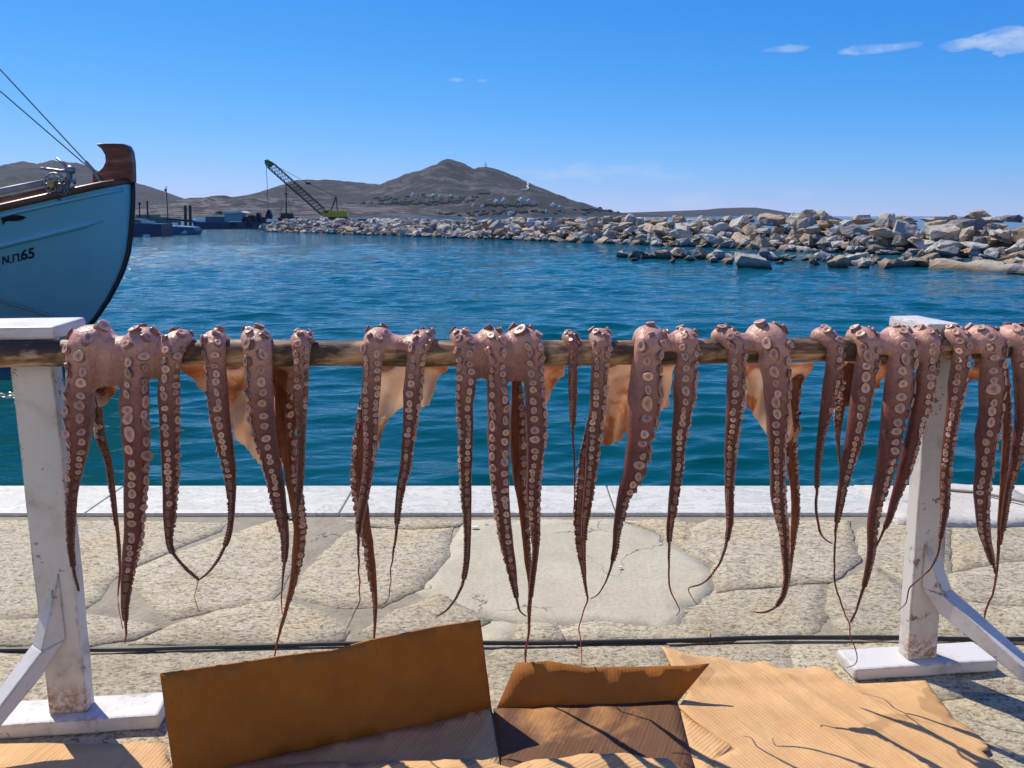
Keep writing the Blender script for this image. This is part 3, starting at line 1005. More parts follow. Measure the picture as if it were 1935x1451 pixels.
fo = mesh_obj('loose_rocks', fv, ff, m_fill)
fo['kind'] = 'stuff'
keep(fo, breakwater)

reef_path = path_world([(1165, 488), (1250, 489), (1330, 491), (1400, 493), (1520, 492), (1640, 497), (1800, 504), (1935, 511), (2080, 517)])
reef = thing('rocky_reef', 'low reef of tan and brown rocks in the water before the breakwater', 'reef', (reef_path[3].x, reef_path[3].y, WZ))
BIGR = [(1245, 470, 0.9), (1310, 480, .75), (1430, 480, 1.75), (1350, 484, .7), (1275, 486, .6), (1200, 484, .5), (1480, 490, .5), (1545, 488, .8), (1595, 484, 1.4), (1640, 490, 1.0),
        (1700, 490, 1.0), (1750, 488, 1.1), (1800, 492, .9), (1850, 492, 1.2), (1900, 494, 1.0), (1940, 492, 1.2), (1380, 487, .7)]
for px, py, s in BIGR:
    g_ = on_z(px, py + s * 14 + 3, WZ)
    rock_at(reef, (g_.x, g_.y + 0.4, WZ + s * 0.12), s * .62, False, 0.25)
for (p, t, n) in along(reef_path, 0.20):
    q_ = p + n * random.uniform(-.1, 1.6) + t * random.uniform(-.3, .3)
    rock_at(reef, (q_.x, q_.y, WZ + random.uniform(.0, .16)), random.uniform(.4, .95), random.random() < .45, 0.25)
for px, py, s in [(1700, 505, 2.0), (1820, 510, 2.2), (1920, 514, 2.0), (1620, 500, 1.4), (1980, 517, 2.2)]:
    g_ = on_z(px, py, WZ)
    rock_at(reef, (g_.x, g_.y, WZ + 0.0), s, True, 0.04)

#--------------------------------------------------------------------- FAR THINGS
M_YEL = simple('crane_yellow', (0.88, 0.52, 0.015), 0.45, 0, 0.1, 1)
M_DARK = simple('dark_steel', (0.025, 0.025, 0.028), 0.5, 0.3, 0.2, 2)
M_NAVY = simple('navy_hull_paint', (0.012, 0.022, 0.075), 0.35, 0, 0.2, 1)
M_WHITEP = simple('white_hull_paint', (0.72, 0.72, 0.70), 0.5, 0, 0.1, 1)
M_BLUEG = simple('blue_grey_paint', (0.10, 0.16, 0.22), 0.5, 0, 0.2, 1)
M_REDP = simple('red_paint', (0.33, 0.05, 0.04), 0.6, 0, 0.2, 1)
M_RUST = simple('rusty_steel', (0.14, 0.07, 0.045), 0.8, 0, 0.4, 2)
M_HOUSE = simple('whitewash', (0.78, 0.78, 0.76), 0.8, 0, 0.05, 0.1, 0)
M_GLASS = simple('dark_window', (0.02, 0.03, 0.04), 0.15, 0, 0.1, 1, 0)


def yp(px, py, Y):
    return on_y(px, py, Y)


# lattice crane
CY = 150.0
base = yp(632, 412, CY)
crane = thing('lattice_crane', 'yellow crawler crane with a long dark lattice boom beyond the breakwater', 'crane', (base.x, CY, WZ + 1.4))
m = MB(); m.prism([yp(623, 399, CY - 1.2), yp(655, 398, CY - 1.2), yp(656, 409, CY - 1.2), yp(623, 410, CY - 1.2)], (0, 2.6, 0)); m.build('cab_house', M_YEL, crane, False, .05)
m = MB(); m.prism([yp(610, 396, CY - 1.4), yp(622, 396, CY - 1.4), yp(623, 409, CY - 1.4), yp(609, 409, CY - 1.4)], (0, 1.1, 0)); cabp = m.build('cab', M_YEL, crane, False, .05)
m = MB(); m.prism([yp(612, 398, CY - 1.43), yp(620, 398, CY - 1.43), yp(620, 403, CY - 1.43), yp(612, 403, CY - 1.43)], (0, .02, 0)); under(m.build('window', M_GLASS), cabp)
for dy in (-1.6, 1.2):
    m = MB(); m.prism([yp(606, 410, CY + dy), yp(658, 410, CY + dy), yp(661, 414, CY + dy), yp(656, 421, CY + dy), yp(608, 421, CY + dy), yp(603, 414, CY + dy)], (0, 0.8, 0)); m.build('track', M_DARK, crane)
A, B = yp(618, 407, CY), yp(503, 305, CY)
ax = (B - A).normalized(); sd = Vector((0, 1, 0)); upv = ax.cross(sd).normalized()
if upv.z < 0: upv = -upv
L = (B - A).length
boom = MB()
NS = 20
def boom_c(i, su, sv):
    t = i / NS
    wdt = 0.62 * min(1, t / 0.12 + 0.35, (1 - t) / 0.12 + 0.45)
    return A + ax * (L * t) + upv * (su * wdt) + sd * (sv * wdt)
for su, sv in ((-1, -1), (1, -1), (1, 1), (-1, 1)):
    boom.tube([boom_c(i, su, sv) for i in range(NS + 1)], 0.075, 5)
for i in range(NS):
    for (a, b) in (((-1, -1), (1, -1)), ((1, -1), (1, 1)), ((1, 1), (-1, 1)), ((-1, 1), (-1, -1))):
        boom.tube([boom_c(i, *a), boom_c(i + 1, *b)], 0.045, 4)
        boom.tube([boom_c(i, *b), boom_c(i + 1, *a)], 0.045, 4)
boom_o = boom.build('boom', M_DARK, crane)
m = MB(); m.prism([yp(499, 303, CY - .5), yp(505, 301, CY - .5), yp(514, 310, CY - .5), yp(509, 316, CY - .5), yp(502, 310, CY - .5)], (0, 1.0, 0)); under(m.build('boom_head', simple('crane_olive', (.22, .22, .03), .5)), boom_o)
m = MB()
for dy in (-.8, .8):
    m.tube([yp(624, 402, CY + dy), yp(635, 372, CY + dy)], .12, 6); m.tube([yp(638, 402, CY + dy), yp(635, 372, CY + dy)], .10, 6)
m.tube([yp(635, 372, CY - .8), yp(635, 372, CY + .8)], .14, 6)
m.build('gantry', M_DARK, crane)
m = MB(); m.tube([yp(504, 304, CY), yp(582, 346, CY), yp(635, 371, CY)], .045, 4); m.build('pendant_line', M_DARK, crane)
m = MB(); m.prism([yp(578, 344, CY - .3), yp(586, 345, CY - .3), yp(586, 349, CY - .3), yp(578, 348, CY - .3)], (0, .6, 0)); m.build('bridle_block', M_DARK, crane)
m = MB(); m.tube([yp(503, 308, CY), yp(507, 396, CY)], .05, 4); m.build('hoist_rope', M_DARK, crane)
m = MB()
for s in (-1, 1):
    m.prism([yp(507, 396, CY - .5), yp(507 + s * 2, 397, CY - .5), yp(507 + s * 6, 408, CY - .5), yp(507 + s * 4, 414, CY - .5), yp(507 + s * .5, 411, CY - .5)], (0, 1.0, 0))
m.build('grab_bucket', M_DARK, crane)
m = MB(); m.box((base.x, CY + 2, WZ + .2), (14, 12, 2.4)); land = m.build('quarry_bank', simple('bank_earth', (.16, .14, .11), .95, 0, .4, 1)); tag(land, kind='structure')

# dark work barge with awning
BY = 112.0
bb = on_z(430, 433, WZ)
BY = bb.y
barge = thing('work_barge', 'long navy work barge with white awning moored past the breakwater', 'barge', (bb.x, BY, WZ))
m = MB(); m.prism([yp(362, 416, BY), yp(372, 419, BY), yp(420, 419.5, BY), (yp(505, 419, BY)), yp(505, 434.5, BY), yp(380, 434.5, BY), yp(368, 430, BY)], (0, 4.5, 0)); m.build('hull', M_NAVY, barge)
for px in (440, 470):
    m = MB(); c_ = yp(px, 425, BY - .15)
    for k in range(12):
        a, b = 2 * math.pi * k / 12, 2 * math.pi * (k + 1) / 12
        m.tube([c_ + Vector((math.cos(a) * .3, 0, math.sin(a) * .3)), c_ + Vector((math.cos(b) * .3, 0, math.sin(b) * .3))], .1, 6)
    m.build('tyre_fender', M_RUBBER, barge)
m = MB(); m.prism([yp(388, 409, BY + 1), yp(424, 409, BY + 1), yp(424, 419, BY + 1), yp(388, 419, BY + 1)], (0, 2, 0)); m.build('deck_house', M_BLUEG, barge)
m = MB(); m.prism([yp(424, 403, BY + .6), yp(456, 402, BY + .6), yp(456, 418, BY + .6), yp(424, 418, BY + .6)], (0, 2.2, 0)); m.build('store', simple('pale_steel', (.42, .40, .37), .7), barge)
m = MB(); m.prism([yp(400, 406, BY + .2), yp(413, 399.5, BY + .2), yp(455, 399, BY + .2), yp(461, 402, BY + .2), yp(440, 403, BY + .2), yp(420, 404, BY + .2)], (0, 3, 0)); m.build('awning', M_WHITEP, barge)
m = MB(); m.prism([yp(405, 402, BY + .1), yp(413, 399, BY + .1), yp(420, 399, BY + .1), yp(418, 404, BY + .1)], (0, .6, 0)); m.build('awning_flap', M_REDP, barge)
for px, top in ((350, 388), (359, 388)):
    m = MB(); m.tube([yp(px + 1, 428, BY - .2), yp(px, top, BY - .2)], .22, 8); m.build('spud_pole', M_RUST, barge)
m = MB(); m.tube([yp(315, 412, BY + .3), yp(362, 417, BY + .3)], .22, 6); m.build('gangway', M_DARK, barge)
m = MB()
for k in range(16):
    c_ = yp(random.uniform(462, 500), random.uniform(411, 418), BY + random.uniform(.5, 3))
    m.box(c_, (random.uniform(.3, .9), .6, random.uniform(.3, 1.0)), random.uniform(0, 3))
m.build('deck_gear', M_RUST, barge)
m = MB(); m.prism([yp(481, 418, BY + 1), yp(485, 402, BY + 1), yp(489, 402, BY + 1), yp(494, 418, BY + 1)], (0, 1, 0)); m.build('winch_frame', M_DARK, barge)

# mast of a vessel behind the breakwater head
VY = 128.0
vb = yp(541, 412, VY)
ves = thing('fishing_vessel', 'small red decked vessel with a bare dark mast behind the breakwater head', 'boat', (vb.x, VY, WZ))
m = MB(); m.prism([yp(524, 411, VY), yp(558, 411, VY), yp(555, 426, VY), yp(527, 426, VY)], (0, 2.5, 0)); m.build('hull', M_REDP, ves)
m = MB(); m.prism([yp(531, 403, VY + .4), yp(549, 403, VY + .4), yp(551, 411, VY + .4), yp(529, 411, VY + .4)], (0, 1.6, 0)); m.build('wheelhouse', M_RUST, ves)
m = MB(); m.tube([yp(541, 404, VY + .8), yp(540.5, 346, VY + .8)], [.13, .06], 6); m.build('mast', M_DARK, ves)
m = MB(); m.tube([yp(535, 366, VY + .8), yp(546, 366, VY + .8)], .06, 5)
for px in (528, 553):
    m.tube([yp(px, 408, VY + .8), yp(540.5, 362, VY + .8)], .025, 4)
m.build('rigging', M_DARK, ves)

# navy boat and grey tender by the pier at left
NB = on_z(270, 447, WZ); NY = NB.y
nb = thing('navy_boat', 'dark navy boat stern just right of the large blue bow', 'boat', (NB.x, NY, WZ))
m = MB(); m.prism([yp(180, 421, NY), yp(304, 423, NY), yp(306, 446, NY), yp(180, 448, NY)], (0, 2.6, 0)); m.build('hull', M_NAVY, nb)
m = MB(); m.prism([yp(180, 412, NY + .3), yp(262, 414, NY + .3), yp(268, 421, NY + .3), yp(180, 421, NY + .3)], (0, 2, 0)); m.build('deck_house', M_BLUEG, nb)
m = MB(); m.prism([yp(268, 418, NY + .2), yp(283, 418, NY + .2), yp(283, 422, NY + .2), yp(268, 422, NY + .2)], (0, 1.2, 0)); m.build('engine_box', M_WHITEP, nb)
m = MB(); m.prism([yp(270, 443, NY - .12), yp(282, 443, NY - .12), yp(283, 447, NY - .12), yp(270, 447, NY - .12)], (0, .3, 0)); m.build('fender', M_WHITEP, nb)
TB = on_z(335, 444, WZ); TY = TB.y
tb = thing('grey_tender', 'low grey open tender with dark rubber stern beside the navy boat', 'boat', (TB.x, TY, WZ))
m = MB(); m.prism([yp(304, 426, TY), yp(364, 429, TY), yp(369, 436, TY), yp(366, 443.5, TY), yp(310, 445, TY), yp(305, 440, TY)], (0, 2.0, 0)); m.build('hull', M_BLUEG, tb, False, .08)
m = MB(); m.tube([yp(303, 426, TY - .05), yp(364, 429, TY - .05)], .09, 6); m.build('gunwale', M_WHITEP, tb)
m = MB(); m.prism([yp(341, 441, TY - .04), yp(349, 435, TY - .04), yp(354, 441, TY - .04)], (0, .05, 0)); m.prism([yp(348, 436.6, TY - .06), yp(350.5, 434.6, TY - .06), yp(353, 438.4, TY - .06)], (0, .05, 0)); m.build('hull_mark', M_WHITEP, tb)
m = MB(); m.prism([yp(324, 421, TY + .6), yp(332, 421, TY + .6), yp(332, 428, TY + .6), yp(324, 428, TY + .6)], (0, .6, 0)); m.build('console', M_WHITEP, tb)
m = MB(); m.tube([yp(318, 428, TY + 1.2), yp(314, 351, TY + 1.2)], [.07, .035], 6); mm = m.build('mast', M_DARK, tb)
m = MB(); m.prism([yp(310.5, 357, TY + 1.1), yp(314, 356, TY + 1.1), yp(314, 362, TY + 1.1), yp(311, 362, TY + 1.1)], (0, .15, 0)); under(m.build('lantern', M_DARK), mm)
PY_ = 125.0
pier = thing('stone_pier', 'low stone pier behind the navy boat at left', 'pier', (yp(270, 415, PY_).x, PY_, WZ))
m = MB(); m.prism([yp(120, 409, PY_), yp(302, 410, PY_), yp(302, 434, PY_), yp(120, 434, PY_)], (0, 8, 0)); m.build('wall', simple('pier_stone', (.22, .20, .17), .9, 0, .3, .8), pier)
m = MB(); m.prism([yp(256, 406, PY_ + .5), yp(282, 405, PY_ + .5), yp(282, 410, PY_ + .5), yp(256, 410, PY_ + .5)], (0, 4, 0)); m.build('hut', simple('hut_grey', (.2, .19, .19), .9), pier)
lp = thing('lamp_post', 'thin dark lamp post with a lantern on the pier', 'lamp post', yp(264, 410, PY_ - .1))
m = MB(); m.tube([yp(264, 410, PY_ - .1), yp(263.5, 386, PY_ - .1)], .10, 6); m.build('post', M_DARK, lp)
m = MB(); m.tube([yp(263.5, 387, PY_ - .1), yp(263.5, 384, PY_ - .1), yp(263.5, 381.5, PY_ - .1)], [.12, .26, .08], 8); m.build('lantern', M_DARK, lp)
sp = thing('mooring_post', 'plain rusty mooring post standing by the lamp post', 'post', yp(279, 410, PY_ - .1))
m = MB(); m.tube([yp(279.5, 412, PY_ - .1), yp(278, 381, PY_ - .1)], .14, 8); m.build('shaft', M_RUST, sp)
m = MB(); m.tube([yp(278, 382, PY_ - .1), yp(278, 380, PY_ - .1)], .2, 8); m.build('cap', M_DARK, sp)

# hillside details found by looking along the slope
dg = bpy.context.evaluated_depsgraph_get()
bvC = BVHTree.FromObject(hillC, dg)


def on_hill(px, py):
    h = bvC.ray_cast(O_, ray(px, py).normalized())
    return h[0]


HOUSES = [(780, 370, 7, 4), (818, 372, 8, 4), (830, 374, 6, 4), (852, 373, 6, 4), (895, 389, 7, 3), (912, 391, 7, 3), (938, 384, 11, 5), (952, 382, 9, 6),
          (985, 380, 13, 5), (999, 381, 8, 4), (1045, 389, 9, 4), (1058, 392, 7, 3), (1032, 402, 6, 4), (965, 405, 16, 4), (774, 404, 8, 3)]
ORD = ['first', 'second', 'third', 'fourth', 'fifth', 'sixth', 'seventh', 'eighth', 'ninth', 'tenth', 'eleventh', 'twelfth']
TER = {0: 'upper', 1: 'middle', 2: 'lowest'}
rows_ = {0: [], 1: [], 2: []}
for h_ in HOUSES:
    rows_[0 if h_[1] < 379.5 else 1 if h_[1] < 395 else 2].append(h_)
for k_ in rows_:
    for n_h, (px, py, wpx, hpx) in enumerate(sorted(rows_[k_])):
        p = on_hill(px, py)
        if p is None:
            continue
        s = p.y / FPX
        root = thing('hillside_house', '%s white house from the left in the %s row on the far hill' % (ORD[n_h], TER[k_]), 'house', p, 'white houses on the far hill')
        W, H = wpx * s * .9, hpx * s * 1.5
        m = MB(); m.box(p + Vector((0, 2, H * .12)), (W, W * .7, H), .62); m.build('wall', M_HOUSE, root)
        m = MB(); m.box(p + Vector((W * .1, 2.5, H * .82)), (W * .5, W * .45, H * .42), .62); m.build('upper_storey', M_HOUSE, root)
        Rm = Matrix.Rotation(.62, 3, 'Z')
        for i in range(2):
            m = MB(); m.box(p + Vector((0, 2, H * .25)) + Rm @ Vector(((-.2 + .4 * i) * W, -W * .35 - .05, 0)), (1.3, .14, 1.7), .62); m.build('window', M_GLASS, root)
# groves on the slope
gv, gf = [], []
ico = bmesh.new(); bmesh.ops.create_icosphere(ico, subdivisions=1, radius=1.0)
iv = [v.co.copy() for v in ico.verts]; iF = [tuple(v.index for v in f.verts) for f in ico.faces]; ico.free()
GRV = [(725, 860, 373, 386, 300), (930, 1010, 384, 391, 90), (905, 925, 364, 369, 10), (640, 900, 403, 408, 90), (900, 1060, 398, 405, 40), (1090, 1180, 392, 404, 30)]
for x0, x1, y0, y1, n in GRV:
    for _ in range(n):
        p = on_hill(random.gauss((x0 + x1) / 2, (x1 - x0) * .27), random.gauss((y0 + y1) / 2, (y1 - y0) * .27))
        if p is None: continue
        s = random.uniform(3, 6.5)
        k = len(gv)
        gv += [(p.x + v.x * s * random.uniform(.7, 1.3), p.y + v.y * s, p.z + 1 + v.z * s * random.uniform(.6, 1.0)) for v in iv]
        gf += [tuple(i + k for i in f) for f in iF]
g_o = mesh_obj('tree_groves', gv, gf, simple('dark_foliage', (.030, .045, .030), .9, 0, .4, .2, 0)); tag(g_o, 'dark green groves scattered on the far hillside', 'trees', kind='stuff')
# pale track near the right shoulder
pts = [on_hill(a, b) for a, b in [(997, 346), (998.5, 350), (996, 353), (999, 356), (997, 359), (991, 361), (984, 361.5)]]
pts = [p + Vector((0, 0, 1.5)) for p in pts if p]
if len(pts) > 2:
    m = MB(); m.tube(pts, 2.6, 6); tr = m.build('hill_track', simple('pale_track', (.52, .47, .40), .9, 0, .1, .1, 0)); tag(tr, kind='structure')
ap = on_hill(918, 317.5) or yp(918, 316, 2400)
ant = thing('antenna_mast', 'tiny lattice antenna mast on the hill shoulder', 'mast', ap)
m = MB()
for sx in (-3.4, 3.4):
    m.tube([ap + Vector((sx, 0, -2)), ap + Vector((sx * .8, 0, 13))], .55, 4)
for k in range(4):
    m.tube([ap + Vector((-3.2, 0, k * 3.5)), ap + Vector((3.2, 0, k * 3.5 + 2.5))], .4, 4)
m.build('frame', M_DARK, ant)
m = MB(); m.tube([ap + Vector((0, 0, 0)), ap + Vector((0, 0, 18))], .5, 4); m.build('whip', M_DARK, ant)

#--------------------------------------------------------------------- BOAT
BC = 11.6
STEM = [(249, 343), (250, 370), (249, 400), (246, 440), (241, 478), (232, 508), (220, 535), (204, 565), (186, 592), (168, 615), (150, 636), (125, 662), (95, 690)]
stem_w = [on_y(a, b, BC) for a, b in STEM]
sz = np.array([p.z for p in stem_w])[::-1]; sxx = np.array([p.x for p in stem_w])[::-1]


def stem_x(z):
    return float(np.interp(z, sz, sxx))


BL, BB = 9.5, 1.55
z_bow = stem_w[0].z


def sheer(t):
    return 0.42 + (z_bow - 0.42) * (max(0, 1 - t / 0.62)) ** 1.7 + 0.75 * max(0, (t - 0.62) / 0.38) ** 2


def hull_p(t, w, side):
    zb = WZ - 0.45
    z = zb + (sheer(t) - zb) * w
    xs_ = stem_x(max(z, sz[0])) if t < 1 else 0
    xs_ = stem_x(max(z, sz[0]))
    xe = stem_w[0].x - BL + 0.9 * (1 - w) ** 1.2
    x = xs_ + (xe - xs_) * t
    full = max(0.0, 1 - abs(2 * t - 1) ** 2.2) ** (0.62 + 0.55 * (1 - w))
    b = BB * full * (0.16 + 0.84 * w ** 0.75)
    return Vector((x, BC + side * b, z))


boat = thing('fishing_boat', 'pale blue wooden fishing boat bow with a varnished stemhead, moored at left', 'boat', (stem_w[0].x - 4, BC, WZ))
NT, NW = 70, 26
hv, hf = [], []
for side in (-1, 1):
    k0 = len(hv)
    for i in range(NT + 1):
        t = (i / NT) ** 1.25
        for j in range(NW + 1):
            hv.append(hull_p(t, j / NW, side))
    for i in range(NT):
        for j in range(NW):
            a = k0 + i * (NW + 1) + j
            q4 = (a, a + 1, a + NW + 2, a + NW + 1)
            hf.append(q4 if side > 0 else q4[::-1])
m_hull, nt, b = new_mat('pale_blue_hull_paint')
v = coords(nt, 'Object')
n_ = noise(nt, v, 1.2, 5); n2_ = noise(nt, nd(nt, 'ShaderNodeMapping', {'Vector': v, 'Scale': (1, 1, 9)}).outputs[0], 1.6, 4)
lnk(nt, ramp(nt, n_.outputs[0], [(0.3, (0.23, 0.56, 0.66)), (0.7, (0.28, 0.62, 0.70))]), b.inputs['Base Color'])
b.inputs['Roughness'].default_value = 0.3
b.inputs['Coat Weight'].default_value = 0.3
b.inputs['Coat Roughness'].default_value = 0.15
wv = nd(nt, 'ShaderNodeTexWave', {'Vector': v, 'Scale': 1.5, 'Distortion': 0.6, 'Detail': 1.0, 'Detail Scale': 0.3}, bands_direction='Z')
seam = ramp(nt, wv.outputs[0], [(0.0, 0.0), (0.06, 1.0)])
hn = bump(nt, seam, 0.10, 0.01)
lnk(nt, bump(nt, n2_.outputs[0], 0.14, 0.04, hn), b.inputs['Normal'])
hull = mesh_obj('hull', hv, hf, m_hull, None, True)
bm = bmesh.new(); bm.from_mesh(hull.data); bmesh.ops.remove_doubles(bm, verts=bm.verts, dist=0.0005); bmesh.ops.recalc_face_normals(bm, faces=bm.faces); bm.to_mesh(hull.data); bm.free()
keep(hull, boat)
hull_bv = BVHTree.FromPolygons([tuple(p) for p in hv], hf)


def on_hull(px, py, out=0.0):
    d = ray(px, py).normalized()
    h = hull_bv.ray_cast(O_, d)
    if h[0] is None:
        return None
    return h[0] - d * out


m_varn, nt, b = new_mat('varnished_wood')
v = coords(nt, 'Object', (1, 1, 5))
n_ = noise(nt, v, 3.0, 6, .65, .6)
lnk(nt, ramp(nt, n_.outputs[0], [(0.38, (0.11, 0.014, 0.006)), (0.52, (0.22, 0.040, 0.014)), (0.66, (0.34, 0.11, 0.045))]), b.inputs['Base Color'])
b.inputs['Roughness'].default_value = 0.28
m_trim = simple('dark_bottom_trim', (0.015, 0.018, 0.022), 0.45, 0, 0.2, 3)
m_wood = simple('brown_gunwale_wood', (0.20, 0.07, 0.03), 0.4, 0, 0.4, 4)
m_steel = simple('galvanised_steel', (0.30, 0.30, 0.30), 0.45, 0.6, 0.3, 12)
# deck, gunwale, stem
dv = [hull_p(i / 30, 0.93, -1) for i in range(31)] + [hull_p(i / 30, 0.93, 1) for i in range(31)]
df = [(i, i + 1, 32 + i, 31 + i) for i in range(30)]
keep(mesh_obj('deck', dv, df, simple('deck_boards', (.30, .20, .12), .7, 0, .3, 6)), boat)
for side in (-1, 1):
    m = MB(); m.tube([hull_p(i / 40, 1.0, side) + Vector((0, 0, .015)) for i in range(41)], 0.05, 8); m.build('gunwale', m_wood, boat, True)
    m = MB(); m.tube([hull_p(0.006 + i / 40 * .98, 0.966, side) + Vector((0, side * .01, 0)) for i in range(41)], 0.028, 6); m.build('sheer_strake', m_hull, boat, True)
    m = MB(); m.tube([hull_p(0.025 + i / 40 * .95, 0.835 - .035 * min(1, i / 8), side) + Vector((0, side * .012, 0)) for i in range(41)], [0.01] + [0.042] * 39 + [.01], 8); m.build('rubbing_strake', m_hull, boat, True)
m = MB(); m.tube([p + Vector((.012, 0, 0)) for p in stem_w], 0.035, 8); m.build('stem_band', m_trim, boat, True)
OUT = [(180, 272), (197, 270.5), (214, 270.5), (230, 271), (240, 275), (246, 286), (249, 306), (250, 344), (212, 349), (175, 352), (174, 328), (186, 324), (194, 316), (199, 305), (198, 293), (191, 281)]
m = MB(); m.prism([on_y(a, b, BC - .07) for a, b in OUT], (0, .14, 0)); m.build('stemhead', m_varn, boat, False, .012)
# fish emblem
FISH = [(8, 411), (14, 408), (24, 406.5), (34, 406.5), (43, 408), (50, 410.5), (44, 414.5), (36, 417), (26, 418), (16, 417.5), (11, 418.5), (5, 426), (4, 418), (1, 413)]
pts = [on_hull(a, b, .012) for a, b in FISH]
if all(pts):
    m = MB(); m.add(pts, [tuple(range(len(pts)))]); under(m.build('fish_emblem', simple('black_paint', (.012, .012, .014), .5)), hull)


def hull_text(body, px, py, size, slope, name):
    cu = bpy.data.curves.new('t', 'FONT'); cu.body = body; cu.size = 1.0; cu.offset = 0.022
    to = bpy.data.objects.new('t', cu); col.objects.link(to)
    me = bpy.data.meshes.new_from_object(to.evaluated_get(bpy.context.evaluated_depsgraph_get()))
    bpy.data.objects.remove(to)
    vs = []
    for v in me.vertices:
        q_ = on_hull(px + v.co.x * size, py - v.co.y * size + slope * v.co.x * size, .012)
        vs.append(q_ if q_ is not None else Vector((0, 0, 0)))
    m = MB(); m.add(vs, [tuple(p.vertices) for p in me.polygons]); under(m.build(name, bpy.data.materials['black_paint']), hull)


hull_text('Ν.Π.', 3, 500, 20, -0.2, 'lettering')
hull_text('65', 39, 491.5, 27, -0.2, 'lettering')
# stays from the stemhead to a mast further aft
mast_top = on_y(-330, -135, BC)
m = MB(); m.tube([hull_p(.44, .93, 0), Vector((mast_top.x, BC, mast_top.z + .3))], [.08, .05], 10); m.build('mast', m_varn, boat, True)
m = MB(); m.tube([on_y(192, 343, BC - .09), on_y(176, 320, BC - .09), on_y(0, 131, BC - .05), mast_top + Vector((0, -.04, 0))], .010, 6); m.build('forestay', m_steel, boat)
m = MB(); m.tube([on_y(190, 345, BC - .09), on_y(174, 322, BC - .09), on_y(0, 172, BC - .05), on_y(-330, -108, BC)], .010, 6); m.build('forestay', m_steel, boat)
m = MB(); m.tube([on_y(178, 323, BC - .09), on_y(162, 305, BC - .09)], .022, 8); m.build('turnbuckle', m_steel, boat)
# boom spar, roller and anchor on the foredeck
GY = BC - .55
m = MB(); m.tube([on_y(-160, 392, GY), on_y(0, 362, GY), on_y(112, 339, GY)], [.05, .05, .045], 10); m.build('bow_spar', simple('grey_spar', (.30, .29, .28), .5, 0, .3, 6), boat, True)
m = MB(); m.tube([on_y(-160, 404, GY - .03), on_y(0, 378, GY - .03), on_y(120, 352, GY - .03)], .035, 8); m.build('bow_board', m_wood, boat, True)
c_ = on_y(104, 347, GY - .08)
m = MB()
for k in range(16):
    a, b = 2 * math.pi * k / 16, 2 * math.pi * (k + 1) / 16
    m.tube([c_ + Vector((math.cos(a) * .14, 0, math.sin(a) * .14)), c_ + Vector((math.cos(b) * .14, 0, math.sin(b) * .14))], .012, 5)
for k in range(4):
    a = math.pi * k / 4
    m.tube([c_ + Vector((math.cos(a) * .14, 0, math.sin(a) * .14)), c_ - Vector((math.cos(a) * .14, 0, math.sin(a) * .14))], .01, 5)
m.build('windlass_wheel', m_steel, boat)
m = MB(); m.tube([c_ + Vector((-.03, -.06, 0)), c_ + Vector((-.03, .12, 0))], .05, 10); m.build('windlass_hub', simple('brass', (.40, .28, .10), .4, .6), boat)
AY = GY - .14
anc = thing('grapnel_anchor', 'grey four-armed grapnel anchor lashed on the boat bow', 'anchor', on_y(132, 325, AY))
m = MB(); m.tube([on_y(133, 320, AY), on_y(130, 345, AY), on_y(110, 378, AY)], [.028, .026, .02], 8); m.build('shank', m_steel, anc, True)
for (pts_, dy) in (([(131, 322), (116, 323), (95, 320), (76, 317.5)], -.05), ([(130, 321), (120, 309), (106, 298.5)], .02), ([(133, 322), (134, 340), (141, 346), (142, 338)], -.1), ([(131, 322), (126, 345), (133, 356), (141, 350)], .08)):
    m = MB(); m.tube([on_y(a, b, AY + dy * (i / 3)) for i, (a, b) in enumerate(pts_)], [.03] + [.02] * (len(pts_) - 2) + [.014], 6); m.build('arm', m_steel, anc, True)
m = MB(); m.tube([on_y(129, 316, AY), on_y(135, 321, AY), on_y(136, 328, AY)], [.04, .055, .04], 10); m.build('crown', m_steel, anc, True)
rp = []
for k in range(40):
    a = k * .9
    q_ = on_y(120 + 9 * math.cos(a) + 4 * math.sin(2.3 * a), 352 + 14 * math.sin(a * .8) + 5 * math.cos(1.7 * a), AY - .03 + .03 * math.sin(a * 1.3))
    rp.append(q_)
rope = MB(); rope.tube(rp, .011, 6); rope.build('lashing', simple('grey_rope', (.24, .22, .19), .9, 0, .3, 60), anc, True)
mr = MB()
mp = [p for p in (on_hull(a_, b_, .07) for a_, b_ in [(-110, 542), (-60, 553), (0, 568), (30, 577), (60, 586), (90, 595), (120, 605), (148, 614)]) if p]
mp.append(Vector((stem_w[9].x, BC - .05, stem_w[9].z - .02)))
mr.tube(mp, .018, 6)
mo = mr.build('mooring_line', simple('pale_rope', (.30, .32, .32), .9, 0, .3, 60), None, True); tag(mo, 'thin pale mooring line slung along the blue hull near the waterline', 'rope')
#--------------------------------------------------------------------- DRYING RACK
YAW = math.atan(RK)
RX = Vector((math.cos(YAW), math.sin(YAW), 0)); RN = Vector((-math.sin(YAW), math.cos(YAW), 0))
RP = 0.0265
PA = on_rack(-160, 673, 0.0); PB = on_rack(2090, 656, 0.0)
pl = MB()
pp = []
for k in range(60):
    t = k / 59
    q_ = PA.lerp(PB, t) + Vector((0, 0.003 * math.sin(t * 11), 0.0035 * math.sin(t * 7 + 1)))
    pp.append(q_)
pl.tube(pp, [RP * (1 + .03 * math.sin(k * .9) + .02 * math.sin(k * 2.3)) for k in range(60)], 20)
pole = pl.build('drying_pole', M_POLE, None, True)
tag(pole, 'round stained wooden pole across the rack, carrying the octopuses', 'pole')


def pole_z(x):
    return PA.z + (PB.z - PA.z) * (x - PA.x) / (PB.x - PA.x)


def pole_y(x):
    return RC + RK * x


